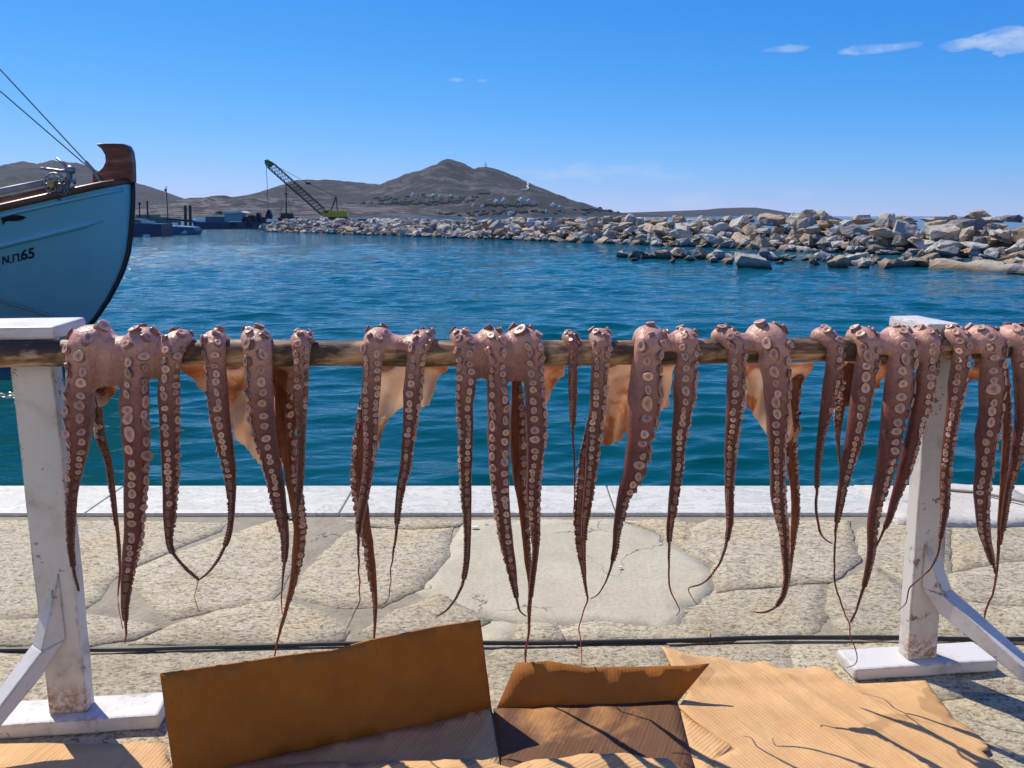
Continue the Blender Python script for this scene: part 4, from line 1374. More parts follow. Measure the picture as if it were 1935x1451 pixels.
def rust_attr(o, centres, rad):
    me = o.data
    at = me.attributes.new('rust', 'FLOAT', 'POINT')
    vals = [max([0] + [1 - min(1, (v.co - Vector(c)).length / rad) for c in centres]) ** .5 for v in me.vertices]
    at.data.foreach_set('value', vals)


def board(name, c, size, root, cuts=14, bevel=.004, lean=None, warp=.0012):
    """a subdivided timber with slightly uneven edges, long axis = largest dimension"""
    bm = bmesh.new()
    bmesh.ops.create_cube(bm, size=1.0)
    ax_i = max(range(3), key=lambda i: size[i])
    es = [e for e in bm.edges if abs((e.verts[0].co - e.verts[1].co)[ax_i]) > .5]
    bmesh.ops.subdivide_edges(bm, edges=es, cuts=cuts)
    for v in bm.verts:
        v.co = Vector((v.co.x * size[0], v.co.y * size[1], v.co.z * size[2]))
        v.co += Vector((mnoise.noise(v.co * 9 + Vector(c)), mnoise.noise(v.co * 9 + Vector((3, 1, 0)) + Vector(c)), 0)) * warp * 2
    Mx = (lean or Matrix.Identity(3)) @ Matrix.Rotation(YAW, 3, 'Z')
    for v in bm.verts:
        v.co = Mx @ v.co + Vector(c)
    me = bpy.data.meshes.new(name); bm.to_mesh(me); bm.free(); me.materials.append(M_PAINT)
    o = bpy.data.objects.new(name, me); col.objects.link(o)
    md = o.modifiers.new('bevel', 'BEVEL'); md.width = bevel; md.segments = 2; md.limit_method = 'ANGLE'; md.angle_limit = R(50)
    keep(o, root)
    return o


def stand(px_top, px_bot, wid, label, brace_px, off_b, foot_half, cap_px, foot_shift):
    offp = RP + 0.022                              # post centre behind the pole axis
    top = on_rack(px_top, 700, RP); bot = on_rack(px_bot[0], px_bot[1], RP)
    FT = bot.z                                     # foot plank top
    root = thing('rack_stand', label, 'stand', (bot.x, bot.y + .02, 0))
    c_top = Vector((top.x, top.y, 0)) + RN * .022
    c_bot = Vector((bot.x, bot.y, 0)) + RN * .022
    ztop = pole_z(top.x) + .028
    # post
    H = ztop - FT
    cc = (c_top + c_bot) / 2; cc.z = (ztop + FT) / 2
    lean = (c_top - c_bot).x / H
    Ml = Matrix(((1, 0, lean), (0, 1, 0), (0, 0, 1)))
    o = board('post', cc, (wid, .042, H), root, 30, .004, Ml)
    rust_attr(o, [(c_bot.x + wid * .4, c_bot.y - .02, FT + .01), (c_bot.x - wid * .42, c_bot.y - .03, FT + .02)], .05)
    # cap plank
    a = on_rack(cap_px[0], 640, 0); b_ = on_rack(cap_px[1], 640, 0)
    cx_ = (a.x + b_.x) / 2
    o = board('cap_plank', Vector((cx_, pole_y(cx_), 0)) + RN * (RP + .050) + Vector((0, 0, ztop + .014)), (b_.x - a.x, .150, .026), root, 10, .005)
    # foot plank
    o = board('foot_plank', c_bot + RX * foot_shift + Vector((0, 0, FT / 2 + .002)), (foot_half * 2, .092, FT - .004), root, 24, .006)
    rust_attr(o, [(c_bot.x + wid * .7, c_bot.y - .005, FT), (c_bot.x - wid * .6, c_bot.y - .005, FT)], .045)
    # splayed leg in two lengths, nailed to the face of the post and running out towards the open quay
    sgn, p0, blk, leg = brace_px
    hd = Vector((.6 * sgn, -.8, 0)); nrm = Vector((hd.y, -hd.x, 0)); wd = Vector((.8 * sgn, .6, 0)) * .044
    P0 = on_rack(p0[0], p0[1], RP)
    def on_leg(x_, y_):
        d = ray(x_, y_)
        return O_ + d * ((P0 - O_).dot(nrm) / d.dot(nrm))
    for nm, poly, pr in (('brace_block', blk, 0.0), ('brace', leg, .0015)):
        P = [on_leg(x_, y_) for x_, y_ in poly]
        if nm == 'brace':
            for i_, j_ in ((2, 3), (5, 4)):              # carry both edges on down to the paving
                a_, b_ = P[i_ - 1 if i_ == 2 else 6], P[i_]
                P[j_] = b_ + (b_ - a_) * ((.002 - b_.z) / (b_ - a_).z)
        m = MB(); m.prism([p - wd.normalized() * pr for p in P], wd + wd.normalized() * pr * 2)
        ob = m.build(nm, M_PAINT, None, False, .003)
        keep(ob, root)
        rust_attr(ob, [sum((p for p in P[:3]), Vector()) / 3 + wd * .5], .02)
    return root


stand(62, (128, 1350), .081, 'left white painted stand, its splayed leg running out to the left',
      (-1, (112, 1081), [(112, 1081), (78, 1232), (125, 1209)], [(125, 1206), (78, 1231), (0, 1334), (0, 1400), (0, 1400), (0, 1374), (78, 1279)]), .045, .20, (-110, 104), -.005)
stand(1783, (1742, 1246), .078, 'right white painted stand, its splayed leg running out to the right',
      (1, (1746, 1025), [(1746, 1025), (1783, 1125), (1741, 1112)], [(1741, 1108), (1783, 1124), (1935, 1261), (1935, 1400), (1935, 1400), (1935, 1290), (1772, 1157)]), .045, .185, (1752, 1812), .0)

#--------------------------------------------------------------------- OCTOPUSES
# every arm: hang side, way the suckers face (degrees at top, middle, end; + is right), then (x, y, width) down its length
F, K = 'front', 'back'
OCT = [
    dict(label='octopus at the left end, its thick arms webbed together beside the left post', mid=235, arms=[
        (F, (-25, 0, 25), [(163, 638, 72), (154, 705, 59), (150, 753, 49), (150, 797, 46), (148, 842, 36), (142, 886, 27), (136, 931, 18), (134, 1020, 11), (136, 1050, 9), (140, 1080, 7), (149, 1118, 5)]),
        (K, (10, 0, 0), [(188, 700, 18), (187, 740, 20), (185, 783, 20), (190, 827, 21), (204, 871, 16), (212, 925, 14), (218, 975, 11), (223, 1012, 9), (227, 1077, 6), (223, 1126, 3), (226, 1160, 2), (233, 1190, 2)]),
        (F, (10, 32, 55), [(258, 636, 60), (258, 690, 52), (256, 723, 50), (254, 768, 51), (258, 842, 46), (258, 886, 42), (256, 931, 38), (254, 975, 35), (252, 1012, 31), (247, 1045, 27), (240, 1094, 18), (236, 1142, 11), (237, 1175, 7), (238, 1201, 4), (236, 1217, 2)]),
        (F, (5, 35, 55), [(330, 638, 48), (322, 694, 40), (319, 738, 38), (321, 797, 34), (322, 857, 31), (322, 916, 26), (320, 975, 19), (319, 1012, 11), (323, 1038, 8), (339, 1061, 7), (362, 1084, 7), (373, 1094, 6), (374, 1099, 2), (368, 1126, 1.8), (373, 1146, 1.8), (378, 1158, 1.2)])],
         webs=[(0, 2, 712), (2, 3, 698)], mantle=[[(186, 690), (186, 740), (198, 765), (215, 746), (228, 690)]]),
    dict(label='octopus with a large pale mantle sheet hanging behind its three spread arms', mid=480, arms=[
        (F, (-5, -35, -60), [(396, 640, 46), (405, 679, 43), (410, 723, 40), (414, 768, 34), (420, 812, 31), (429, 857, 24), (436, 901, 18), (438, 945, 11), (437, 980, 8), (432, 1012, 8), (419, 1045, 7), (403, 1071, 6), (388, 1087, 5), (375, 1096, 4)]),
        (F, (5, -25, -60), [(475, 640, 58), (483, 679, 54), (490, 723, 53), (493, 768, 46), (499, 812, 42), (509, 857, 35), (519, 901, 29), (527, 945, 24), (535, 990, 17), (539, 1017, 12), (539, 1045, 9), (536, 1077, 6), (532, 1126, 3), (533, 1162, 2)]),
        (F, (15, 10, 0), [(565, 636, 42), (566, 675, 36), (569, 709, 31), (568, 753, 24), (569, 797, 16), (569, 842, 13), (568, 886, 12), (566, 931, 9), (562, 960, 7), (556, 978, 6), (548, 982, 5), (541, 970, 5), (536, 935, 4), (528, 905, 3)]),
        (K, (75, 75, 70), [(538, 700, 44), (538, 768, 38), (541, 812, 35), (546, 857, 30), (550, 901, 26), (560, 945, 29), (566, 990, 27), (566, 1012, 25), (563, 1045, 24), (555, 1094, 16), (543, 1142, 10), (534, 1175, 8), (525, 1207, 5), (520, 1233, 4), (513, 1272, 2.2), (509, 1301, 2), (517, 1322, 2), (529, 1334, 2), (522, 1357, 1.6)])],
         webs=[], mantle=[[(341, 686), (352, 702), (389, 736), (432, 748), (436, 827), (460, 842), (482, 860), (501, 884), (522, 890), (556, 870), (557, 686)]]),
    dict(label='octopus with an orange sucker-edged arm twisted behind its left arm', mid=745, arms=[
        (F, (-5, 10, 45), [(712, 638, 54), (704, 679, 46), (702, 723, 36), (700, 768, 29), (700, 812, 26), (699, 857, 21), (696, 886, 18), (689, 931, 16), (680, 975, 12), (677, 1012, 7), (678, 1074, 4), (679, 1136, 3), (665, 1167, 2), (648, 1207, 1.4)]),
        (K, (-80, -75, -60), [(700, 705, 18), (688, 770, 20), (680, 827, 24), (677, 871, 26), (678, 916, 28), (684, 960, 28), (690, 1000, 25), (695, 1020, 22), (698, 1043, 20), (704, 1090, 17), (709, 1136, 11), (709, 1167, 8), (707, 1204, 5), (704, 1260, 3), (703, 1291, 2.5), (700, 1338, 2.5), (686, 1359, 2.2), (671, 1381, 1.6)]),
        (F, (5, 30, 55), [(800, 638, 44), (788, 672, 41), (783, 709, 39), (779, 753, 32), (775, 797, 24), (770, 842, 20), (765, 886, 17), (758, 916, 13), (752, 960, 9), (748, 1012, 6), (739, 1074, 3), (737, 1117, 2.2), (730, 1136, 2), (714, 1148, 1.6)])],
         webs=[(0, 2, 658)], mantle=[[(722, 686), (713, 790), (714, 850), (722, 812), (736, 785), (765, 768), (800, 770), (812, 762), (820, 735), (828, 712), (852, 686)]]),
    dict(label='octopus in the middle, three arms joined by arched webs with a red arm between', mid=950, arms=[
        (F, (0, -25, -55), [(868, 640, 44), (877, 672, 42), (881, 705, 41), (880, 735, 35), (878, 768, 29), (880, 812, 26), (880, 857, 23), (880, 901, 20), (882, 945, 16), (884, 1005, 10), (882, 1059, 8.5), (876, 1096, 7), (867, 1120, 6), (854, 1142, 5), (838, 1158, 4), (823, 1165, 2)]),
        (F, (5, -5, -50), [(925, 638, 52), (936, 675, 44), (939, 723, 39), (942, 768, 40), (942, 812, 40), (942, 857, 37), (944, 901, 34), (947, 945, 29), (955, 1012, 25), (961, 1043, 20), (967, 1074, 15), (972, 1105, 10), (978, 1136, 6), (983, 1155, 4), (995, 1165, 3)]),
        (F, (10, 20, -30), [(984, 638, 56), (1002, 675, 48), (1009, 709, 40), (1011, 753, 37), (1013, 797, 37), (1012, 842, 32), (1010, 886, 27), (1008, 931, 25), (1010, 975, 20), (1012, 1012, 15), (1012, 1043, 10), (1007, 1090, 8), (1002, 1136, 7)]),
        (K, (70, 70, 70), [(975, 700, 18), (978, 768, 28), (978, 812, 33), (980, 857, 33), (982, 901, 30), (988, 945, 23), (993, 1005, 18), (997, 1059, 14), (1002, 1105, 11), (1000, 1152, 9), (999, 1198, 5), (994, 1222, 4.5), (993, 1229, 6), (993, 1251, 3), (990, 1291, 2.5), (991, 1322, 2.2), (997, 1347, 2.2), (1012, 1362, 1.6)])],
         webs=[(0, 1, 714), (1, 2, 720)], mantle=[[(1024, 686), (1068, 686), (1061, 712), (1049, 723), (1036, 755), (1022, 775), (1012, 740)]]),
    dict(label='octopus with a thin whip arm at left and two outsized suckers on its widest arm', mid=1205, arms=[
        (F, (20, 15, 15), [(1077, 640, 30), (1080, 668, 26), (1082, 703, 17), (1082, 745, 12), (1082, 788, 9), (1083, 830, 5.5), (1085, 872, 4.5), (1086, 929, 3.5), (1084, 971, 2)]),
        (F, (5, 5, 40), [(1136, 638, 46), (1135, 675, 41), (1132, 717, 34), (1130, 760, 28), (1125, 802, 26), (1121, 844, 24), (1117, 887, 19), (1112, 929, 16), (1108, 963, 13), (1104, 1002, 8), (1105, 1053, 5), (1107, 1090, 3)]),
        (K, (-60, -60, -50), [(1125, 750, 10), (1112, 816, 13), (1104, 858, 16), (1100, 901, 17), (1096, 943, 17), (1093, 975, 17), (1094, 1002, 16), (1097, 1040, 14), (1103, 1079, 10), (1108, 1118, 6), (1110, 1133, 4), (1098, 1170, 3), (1094, 1190, 3), (1097, 1208, 2.6), (1099, 1234, 2.2), (1098, 1255, 2), (1089, 1266, 1.6)]),
        (F, (15, 38, 60), [(1232, 638, 60), (1222, 675, 62), (1218, 717, 59), (1215, 760, 55), (1212, 802, 51), (1206, 844, 43), (1199, 887, 39), (1188, 915, 31), (1177, 943, 21), (1172, 970, 17), (1166, 1002, 12), (1162, 1040, 8.5), (1152, 1079, 5), (1142, 1105, 3.5), (1130, 1123, 3), (1115, 1132, 2)]),
        (F, (5, 25, 55), [(1300, 638, 45), (1298, 675, 46), (1294, 717, 42), (1292, 760, 36), (1286, 802, 29), (1281, 844, 23), (1279, 887, 20), (1274, 929, 16), (1269, 970, 13), (1265, 1002, 9), (1264, 1053, 5), (1265, 1105, 4), (1274, 1131, 3), (1284, 1152, 2.5), (1277, 1164, 1.5)])],
         webs=[(3, 4, 668)], mantle=[[(1150, 686), (1137, 836), (1164, 829), (1186, 813), (1215, 790), (1243, 770), (1263, 762), (1268, 737), (1273, 686)]]),
    dict(label='octopus right of centre with a pale mantle stretched between two hanging arms', mid=1440, arms=[
        (F, (5, 5, -25), [(1372, 636, 48), (1386, 675, 42), (1391, 717, 35), (1389, 760, 30), (1385, 802, 25), (1381, 844, 21), (1379, 887, 17), (1378, 929, 14), (1379, 975, 12), (1377, 1002, 8), (1369, 1040, 6), (1358, 1066, 5), (1340, 1092, 4.5), (1322, 1105, 4), (1301, 1111, 3), (1306, 1126, 2), (1319, 1144, 1.6)]),
        (F, (15, 5, -50), [(1452, 636, 68), (1462, 680, 62), (1467, 717, 50), (1468, 760, 42), (1468, 802, 37), (1468, 844, 29), (1469, 887, 25), (1470, 929, 27), (1475, 970, 23), (1481, 1002, 18), (1484, 1040, 13), (1487, 1079, 11), (1485, 1105, 9), (1477, 1131, 8), (1462, 1149, 6), (1440, 1158, 4), (1422, 1155, 2)]),
        (K, (75, 75, 75), [(1506, 705, 22), (1500, 760, 24), (1496, 802, 25), (1494, 844, 26), (1498, 887, 22), (1502, 929, 18), (1503, 970, 18), (1500, 1002, 15), (1497, 1040, 9), (1493, 1079, 6), (1489, 1110, 3)])],
         webs=[(0, 1, 668)], mantle=[[(1408, 686), (1406, 762), (1424, 779), (1447, 813), (1484, 872), (1507, 805), (1515, 737), (1530, 684)]]),
    dict(label='octopus left of the right post, its long arms slanting left', mid=1655, arms=[
        (F, (45, 50, 50), [(1563, 638, 46), (1575, 668, 36), (1574, 703, 31), (1564, 760, 22), (1553, 816, 13), (1546, 872, 9), (1543, 929, 6.5), (1542, 962, 6), (1548, 998, 5), (1557, 1018, 4), (1574, 1028, 2.5)]),
        (K, (-80, -80, -80), [(1606, 690, 26), (1599, 717, 22), (1590, 760, 20), (1586, 788, 18), (1584, 830, 10), (1587, 872, 6), (1590, 915, 4), (1589, 960, 3)]),
        (F, (0, 25, 50), [(1635, 636, 50), (1639, 668, 49), (1635, 703, 43), (1628, 745, 35), (1621, 788, 32), (1613, 830, 28), (1602, 872, 22), (1593, 915, 15), (1586, 957, 11), (1580, 995, 6), (1578, 1022, 4.5), (1577, 1095, 4), (1587, 1131, 4), (1596, 1160, 3), (1605, 1177, 3), (1607, 1203, 3), (1619, 1235, 2.5), (1617, 1254, 2), (1598, 1262, 1.5)]),
        (F, (5, 30, 60), [(1705, 636, 50), (1702, 668, 52), (1700, 703, 53), (1696, 745, 48), (1688, 788, 42), (1682, 830, 37), (1675, 872, 32), (1665, 915, 26), (1654, 957, 20), (1648, 998, 16), (1646, 1046, 12), (1636, 1095, 8), (1625, 1131, 5.5), (1615, 1160, 5), (1607, 1177, 4)]),
        (F, (10, 45, 60), [(1758, 636, 48), (1756, 668, 42), (1750, 703, 37), (1743, 745, 33), (1734, 788, 27), (1724, 830, 24), (1714, 872, 23), (1705, 901, 19), (1691, 943, 13), (1680, 980, 9), (1668, 1005, 5.5), (1655, 1034, 4)])],
         webs=[(2, 3, 682), (3, 4, 702)], mantle=[[(1592, 684), (1588, 735), (1600, 765), (1613, 758), (1630, 740), (1648, 733), (1665, 735), (1672, 684)]]),
    dict(label='octopus at the right end, hanging across and past the right post', mid=1875, arms=[
        (F, (5, -20, -45), [(1808, 634, 48), (1813, 668, 43), (1812, 703, 34), (1806, 745, 27), (1800, 788, 21), (1794, 830, 20), (1789, 872, 17), (1786, 915, 17), (1786, 957, 13), (1780, 998, 8), (1772, 1046, 5), (1760, 1071, 4), (1736, 1095, 3.5), (1718, 1112, 3), (1713, 1138, 2.5), (1697, 1153, 1.5)]),
        (F, (10, 0, -45), [(1864, 634, 54), (1870, 668, 48), (1874, 703, 42), (1873, 745, 41), (1870, 788, 38), (1863, 830, 36), (1861, 872, 29), (1856, 915, 28), (1856, 957, 23), (1859, 998, 20), (1864, 1022, 15), (1871, 1046, 11), (1878, 1071, 6), (1882, 1085, 5)]),
        (K, (70, 70, 70), [(1900, 700, 14), (1901, 760, 20), (1903, 816, 18), (1899, 872, 16), (1896, 929, 16), (1890, 985, 12), (1888, 1010, 9), (1885, 1059, 6), (1883, 1085, 5), (1876, 1119, 4.5), (1864, 1150, 4), (1858, 1172, 3.5), (1848, 1186, 2.5), (1852, 1201, 1.5)]),
        (F, (15, 25, 30), [(1926, 634, 54), (1932, 680, 42), (1934, 731, 30), (1931, 788, 22), (1926, 830, 20), (1919, 872, 16), (1905, 929, 10), (1897, 985, 8), (1891, 1030, 4)])],
         webs=[(0, 1, 684), (1, 3, 668)], mantle=[[(1832, 684), (1824, 731), (1837, 715), (1852, 720), (1868, 700), (1868, 684)]]),
]
PXM = 1.0 / FPX


def sucker_mesh():
    prof = [(1.12, -0.55, (.24, .105, .08)), (0.90, -0.16, (.36, .19, .145)), (0.88, 0.05, (.30, .15, .115)), (0.97, 0.18, (.17, .075, .058)), (1.0, 0.27, (.42, .25, .19)),
            (0.92, 0.31, (.66, .44, .335)), (0.78, 0.31, (.63, .41, .31)), (0.52, 0.28, (.58, .36, .275)), (0.34, 0.26, (.52, .31, .24)), (0.22, 0.21, (.40, .225, .175)), (0.0, 0.19, (.36, .20, .155))]
    n = 14
    vs, fs, cs = [], [], []
    for r, z, c in prof[:-1]:
        for k in range(n):
            a = 2 * math.pi * k / n
            vs.append((math.cos(a) * r, math.sin(a) * r, z)); cs.append(c)
    vs.append((0, 0, prof[-1][1])); cs.append(prof[-1][2])
    for i in range(len(prof) - 2):
        for k in range(n):
            fs.append((i * n + k, i * n + (k + 1) % n, (i + 1) * n + (k + 1) % n, (i + 1) * n + k))
    b0 = (len(prof) - 2) * n
    for k in range(n):
        fs.append((b0 + k, b0 + (k + 1) % n, len(vs) - 1))
    return vs, fs, cs


SV, SF, SC = sucker_mesh()


def sucker_data(seed):
    """one of several sucker shapes: rims uneven, cups more open or more closed"""
    rs = random.Random(900 + seed)
    ph, am, cup, oval = rs.uniform(0, 6.28), rs.uniform(.02, .13), rs.uniform(-.10, .14), rs.uniform(.84, 1.0)
    ph2 = rs.uniform(0, 6.28)
    V = []
    for (x, y, z) in SV:
        r = math.hypot(x, y); a = math.atan2(y, x)
        k = 1 + am * math.sin(2 * a + ph) + .05 * math.sin(3 * a + ph2)
        zz = z + (.10 * math.sin(a + ph2) * r if z > 0 else 0)
        if r < .8 and z > .1: zz -= cup * (1 - r)
        V.append((x * k, y * k * oval, zz))
    me = bpy.data.meshes.new('sucker'); me.from_pydata(V, [], SF)
    me.polygons.foreach_set('use_smooth', [True] * len(me.polygons))
    t_ = rs.uniform(.86, 1.12)
    a_ = me.color_attributes.new('tone', 'FLOAT_COLOR', 'POINT')
    a_.data.foreach_set('color', np.array([(c[0] * t_, c[1] * t_ * rs.uniform(.97, 1.03), c[2] * t_, 1) for c in SC], dtype=np.float32).ravel())
    me.materials.append(M_SUCK)
    return me


SUCKS = [sucker_data(i) for i in range(9)]


def smin(a, b, k):
    h = np.clip(0.5 + 0.5 * (b - a) / k, 0, 1)
    return b + (a - b) * h - k * h * (1 - h)


class Field:
    def __init__(self, lo, hi, s):
        self.s = s; self.lo = np.array(lo, np.float32)
        self.n = np.ceil((np.array(hi) - lo) / s).astype(int) + 1
        self.S = np.full(self.n, 0.05, np.float32)

    def box(self, lo, hi):
        a = np.clip(np.floor((np.array(lo) - self.lo) / self.s).astype(int), 0, self.n - 1)
        b = np.clip(np.ceil((np.array(hi) - self.lo) / self.s).astype(int) + 1, 1, self.n)
        g = [self.lo[i] + self.s * np.arange(a[i], b[i], dtype=np.float32) for i in range(3)]
        return a, b, g

    def cone_chain(self, P, Rr, k, pad=0.03, squash=1.0):
        """union of round cones along P, blended into the field with radius k"""
        m = Rr.max() + pad
        A, B, g = self.box(P.min(0) - m, P.max(0) + m)
        if np.any(B <= A): return
        loc = np.full(B - A, 1.0, np.float32)
        for i in range(len(P) - 1):
            p, q_ = P[i], P[i + 1]
            r = max(Rr[i], Rr[i + 1]) + pad
            a, b, gg = self.box(np.minimum(p, q_) - r, np.maximum(p, q_) + r)
            if np.any(b <= a): continue
            X = gg[0][:, None, None]; Y = gg[1][None, :, None]; Z = gg[2][None, None, :]
            d = q_ - p; L2 = float(d @ d) + 1e-12
            t = np.clip(((X - p[0]) * d[0] + (Y - p[1]) * d[1] + (Z - p[2]) * d[2]) / L2, 0, 1)
            ds = np.sqrt((X - p[0] - t * d[0]) ** 2 + (Y - p[1] - t * d[1]) ** 2 * squash + (Z - p[2] - t * d[2]) ** 2) - (Rr[i] + t * (Rr[i + 1] - Rr[i]))
            sl = tuple(slice(a[j] - A[j], b[j] - A[j]) for j in range(3))
            loc[sl] = np.minimum(loc[sl], ds)
        sl = tuple(slice(A[j], B[j]) for j in range(3))
        self.S[sl] = smin(self.S[sl], np.minimum(loc, 0.05), k)

    def sheet(self, poly, yfun, th, k):
        """a thin sheet: polygon in x, z; yfun gives the depth"""
        P = np.array(poly)
        A, B, g = self.box([P[:, 0].min() - .02, -9, P[:, 1].min() - .02], [P[:, 0].max() + .02, 9, P[:, 1].max() + .02])
        X, Z = np.meshgrid(g[0], g[2], indexing='ij')
        d = np.full(X.shape, 1e9, np.float32); sgn = np.ones(X.shape, bool)
        n = len(P)
        for i in range(n):
            a = P[i]; b = P[(i + 1) % n]; e = b - a
            wx = X - a[0]; wz = Z - a[1]
            t = np.clip((wx * e[0] + wz * e[1]) / (e @ e), 0, 1)
            d = np.minimum(d, (wx - t * e[0]) ** 2 + (wz - t * e[1]) ** 2)
            c = ((a[1] > Z) != (b[1] > Z)) & (X < (b[0] - a[0]) * (Z - a[1]) / (b[1] - a[1] + 1e-12) + a[0])
            sgn ^= c
        d = np.sqrt(d) * np.where(sgn, 1, -1)          # + outside
        yy = yfun(X, Z)
        Y = g[1][None, :, None]
        t3 = np.abs(Y - yy[:, None, :]) - th
        d3 = d[:, None, :]
        sd = np.minimum(np.maximum(d3, t3), 0) + np.sqrt(np.maximum(d3, 0) ** 2 + np.maximum(t3, 0) ** 2) - 0.002
        sl = tuple(slice(A[j], B[j]) for j in range(3))
        self.S[sl] = smin(self.S[sl], np.minimum(sd, .05).astype(np.float32), k)

    def val(self, p):
        q_ = (np.array(p) - self.lo) / self.s
        i = np.clip(q_.astype(int), 0, self.n - 2); f = np.clip(q_ - i, 0, 1)
        c = self.S[i[0]:i[0] + 2, i[1]:i[1] + 2, i[2]:i[2] + 2]
        c = c[0] * (1 - f[0]) + c[1] * f[0]; c = c[0] * (1 - f[1]) + c[1] * f[1]
        return float(c[0] * (1 - f[2]) + c[1] * f[2])

    def mesh(self):
        S = self.S; ins = S < 0
        c = sum(ins[i:ins.shape[0] - 1 + i, j:ins.shape[1] - 1 + j, k:ins.shape[2] - 1 + k].astype(np.int8) for i in (0, 1) for j in (0, 1) for k in (0, 1))
        act = (c > 0) & (c < 8)
        I = np.argwhere(act)
        idx = -np.ones(act.shape, np.int64); idx[act] = np.arange(len(I))
        pos = np.zeros((len(I), 3)); cnt = np.zeros(len(I))
        for axi in range(3):
            o1, o2 = [x_ for x_ in range(3) if x_ != axi]
            for u in (0, 1):
                for w_ in (0, 1):
                    a = I.copy(); a[:, o1] += u; a[:, o2] += w_
                    b = a.copy(); b[:, axi] += 1
                    va = S[a[:, 0], a[:, 1], a[:, 2]]; vb = S[b[:, 0], b[:, 1], b[:, 2]]
                    m = (va < 0) != (vb < 0)
                    t = np.where(m, va / np.where(m, va - vb, 1), 0)
                    p = a.astype(float); p[:, axi] += t
                    pos[m] += p[m]; cnt[m] += 1
        V = pos / cnt[:, None] * self.s + self.lo
        quads = []
        for axi in range(3):
            o1, o2 = [(1, 2), (2, 0), (0, 1)][axi]
            sh = list(S.shape); 
            lo_ = [slice(None)] * 3; hi_ = [slice(None)] * 3
            lo_[axi] = slice(0, -1); hi_[axi] = slice(1, None)
            ch = ins[tuple(lo_)] != ins[tuple(hi_)]
            E = np.argwhere(ch)
            E = E[(E[:, o1] > 0) & (E[:, o2] > 0) & (E[:, o1] < S.shape[o1] - 1) & (E[:, o2] < S.shape[o2] - 1)]
            def cell(d1, d2):
                q_ = E.copy(); q_[:, o1] -= d1; q_[:, o2] -= d2
                return idx[q_[:, 0], q_[:, 1], q_[:, 2]]
            Q = np.stack([cell(1, 1), cell(0, 1), cell(0, 0), cell(1, 0)], -1)
            flip = ~ins[E[:, 0], E[:, 1], E[:, 2]]
            Q[flip] = Q[flip][:, ::-1]
            quads.append(Q)
        return V, np.vstack(quads)


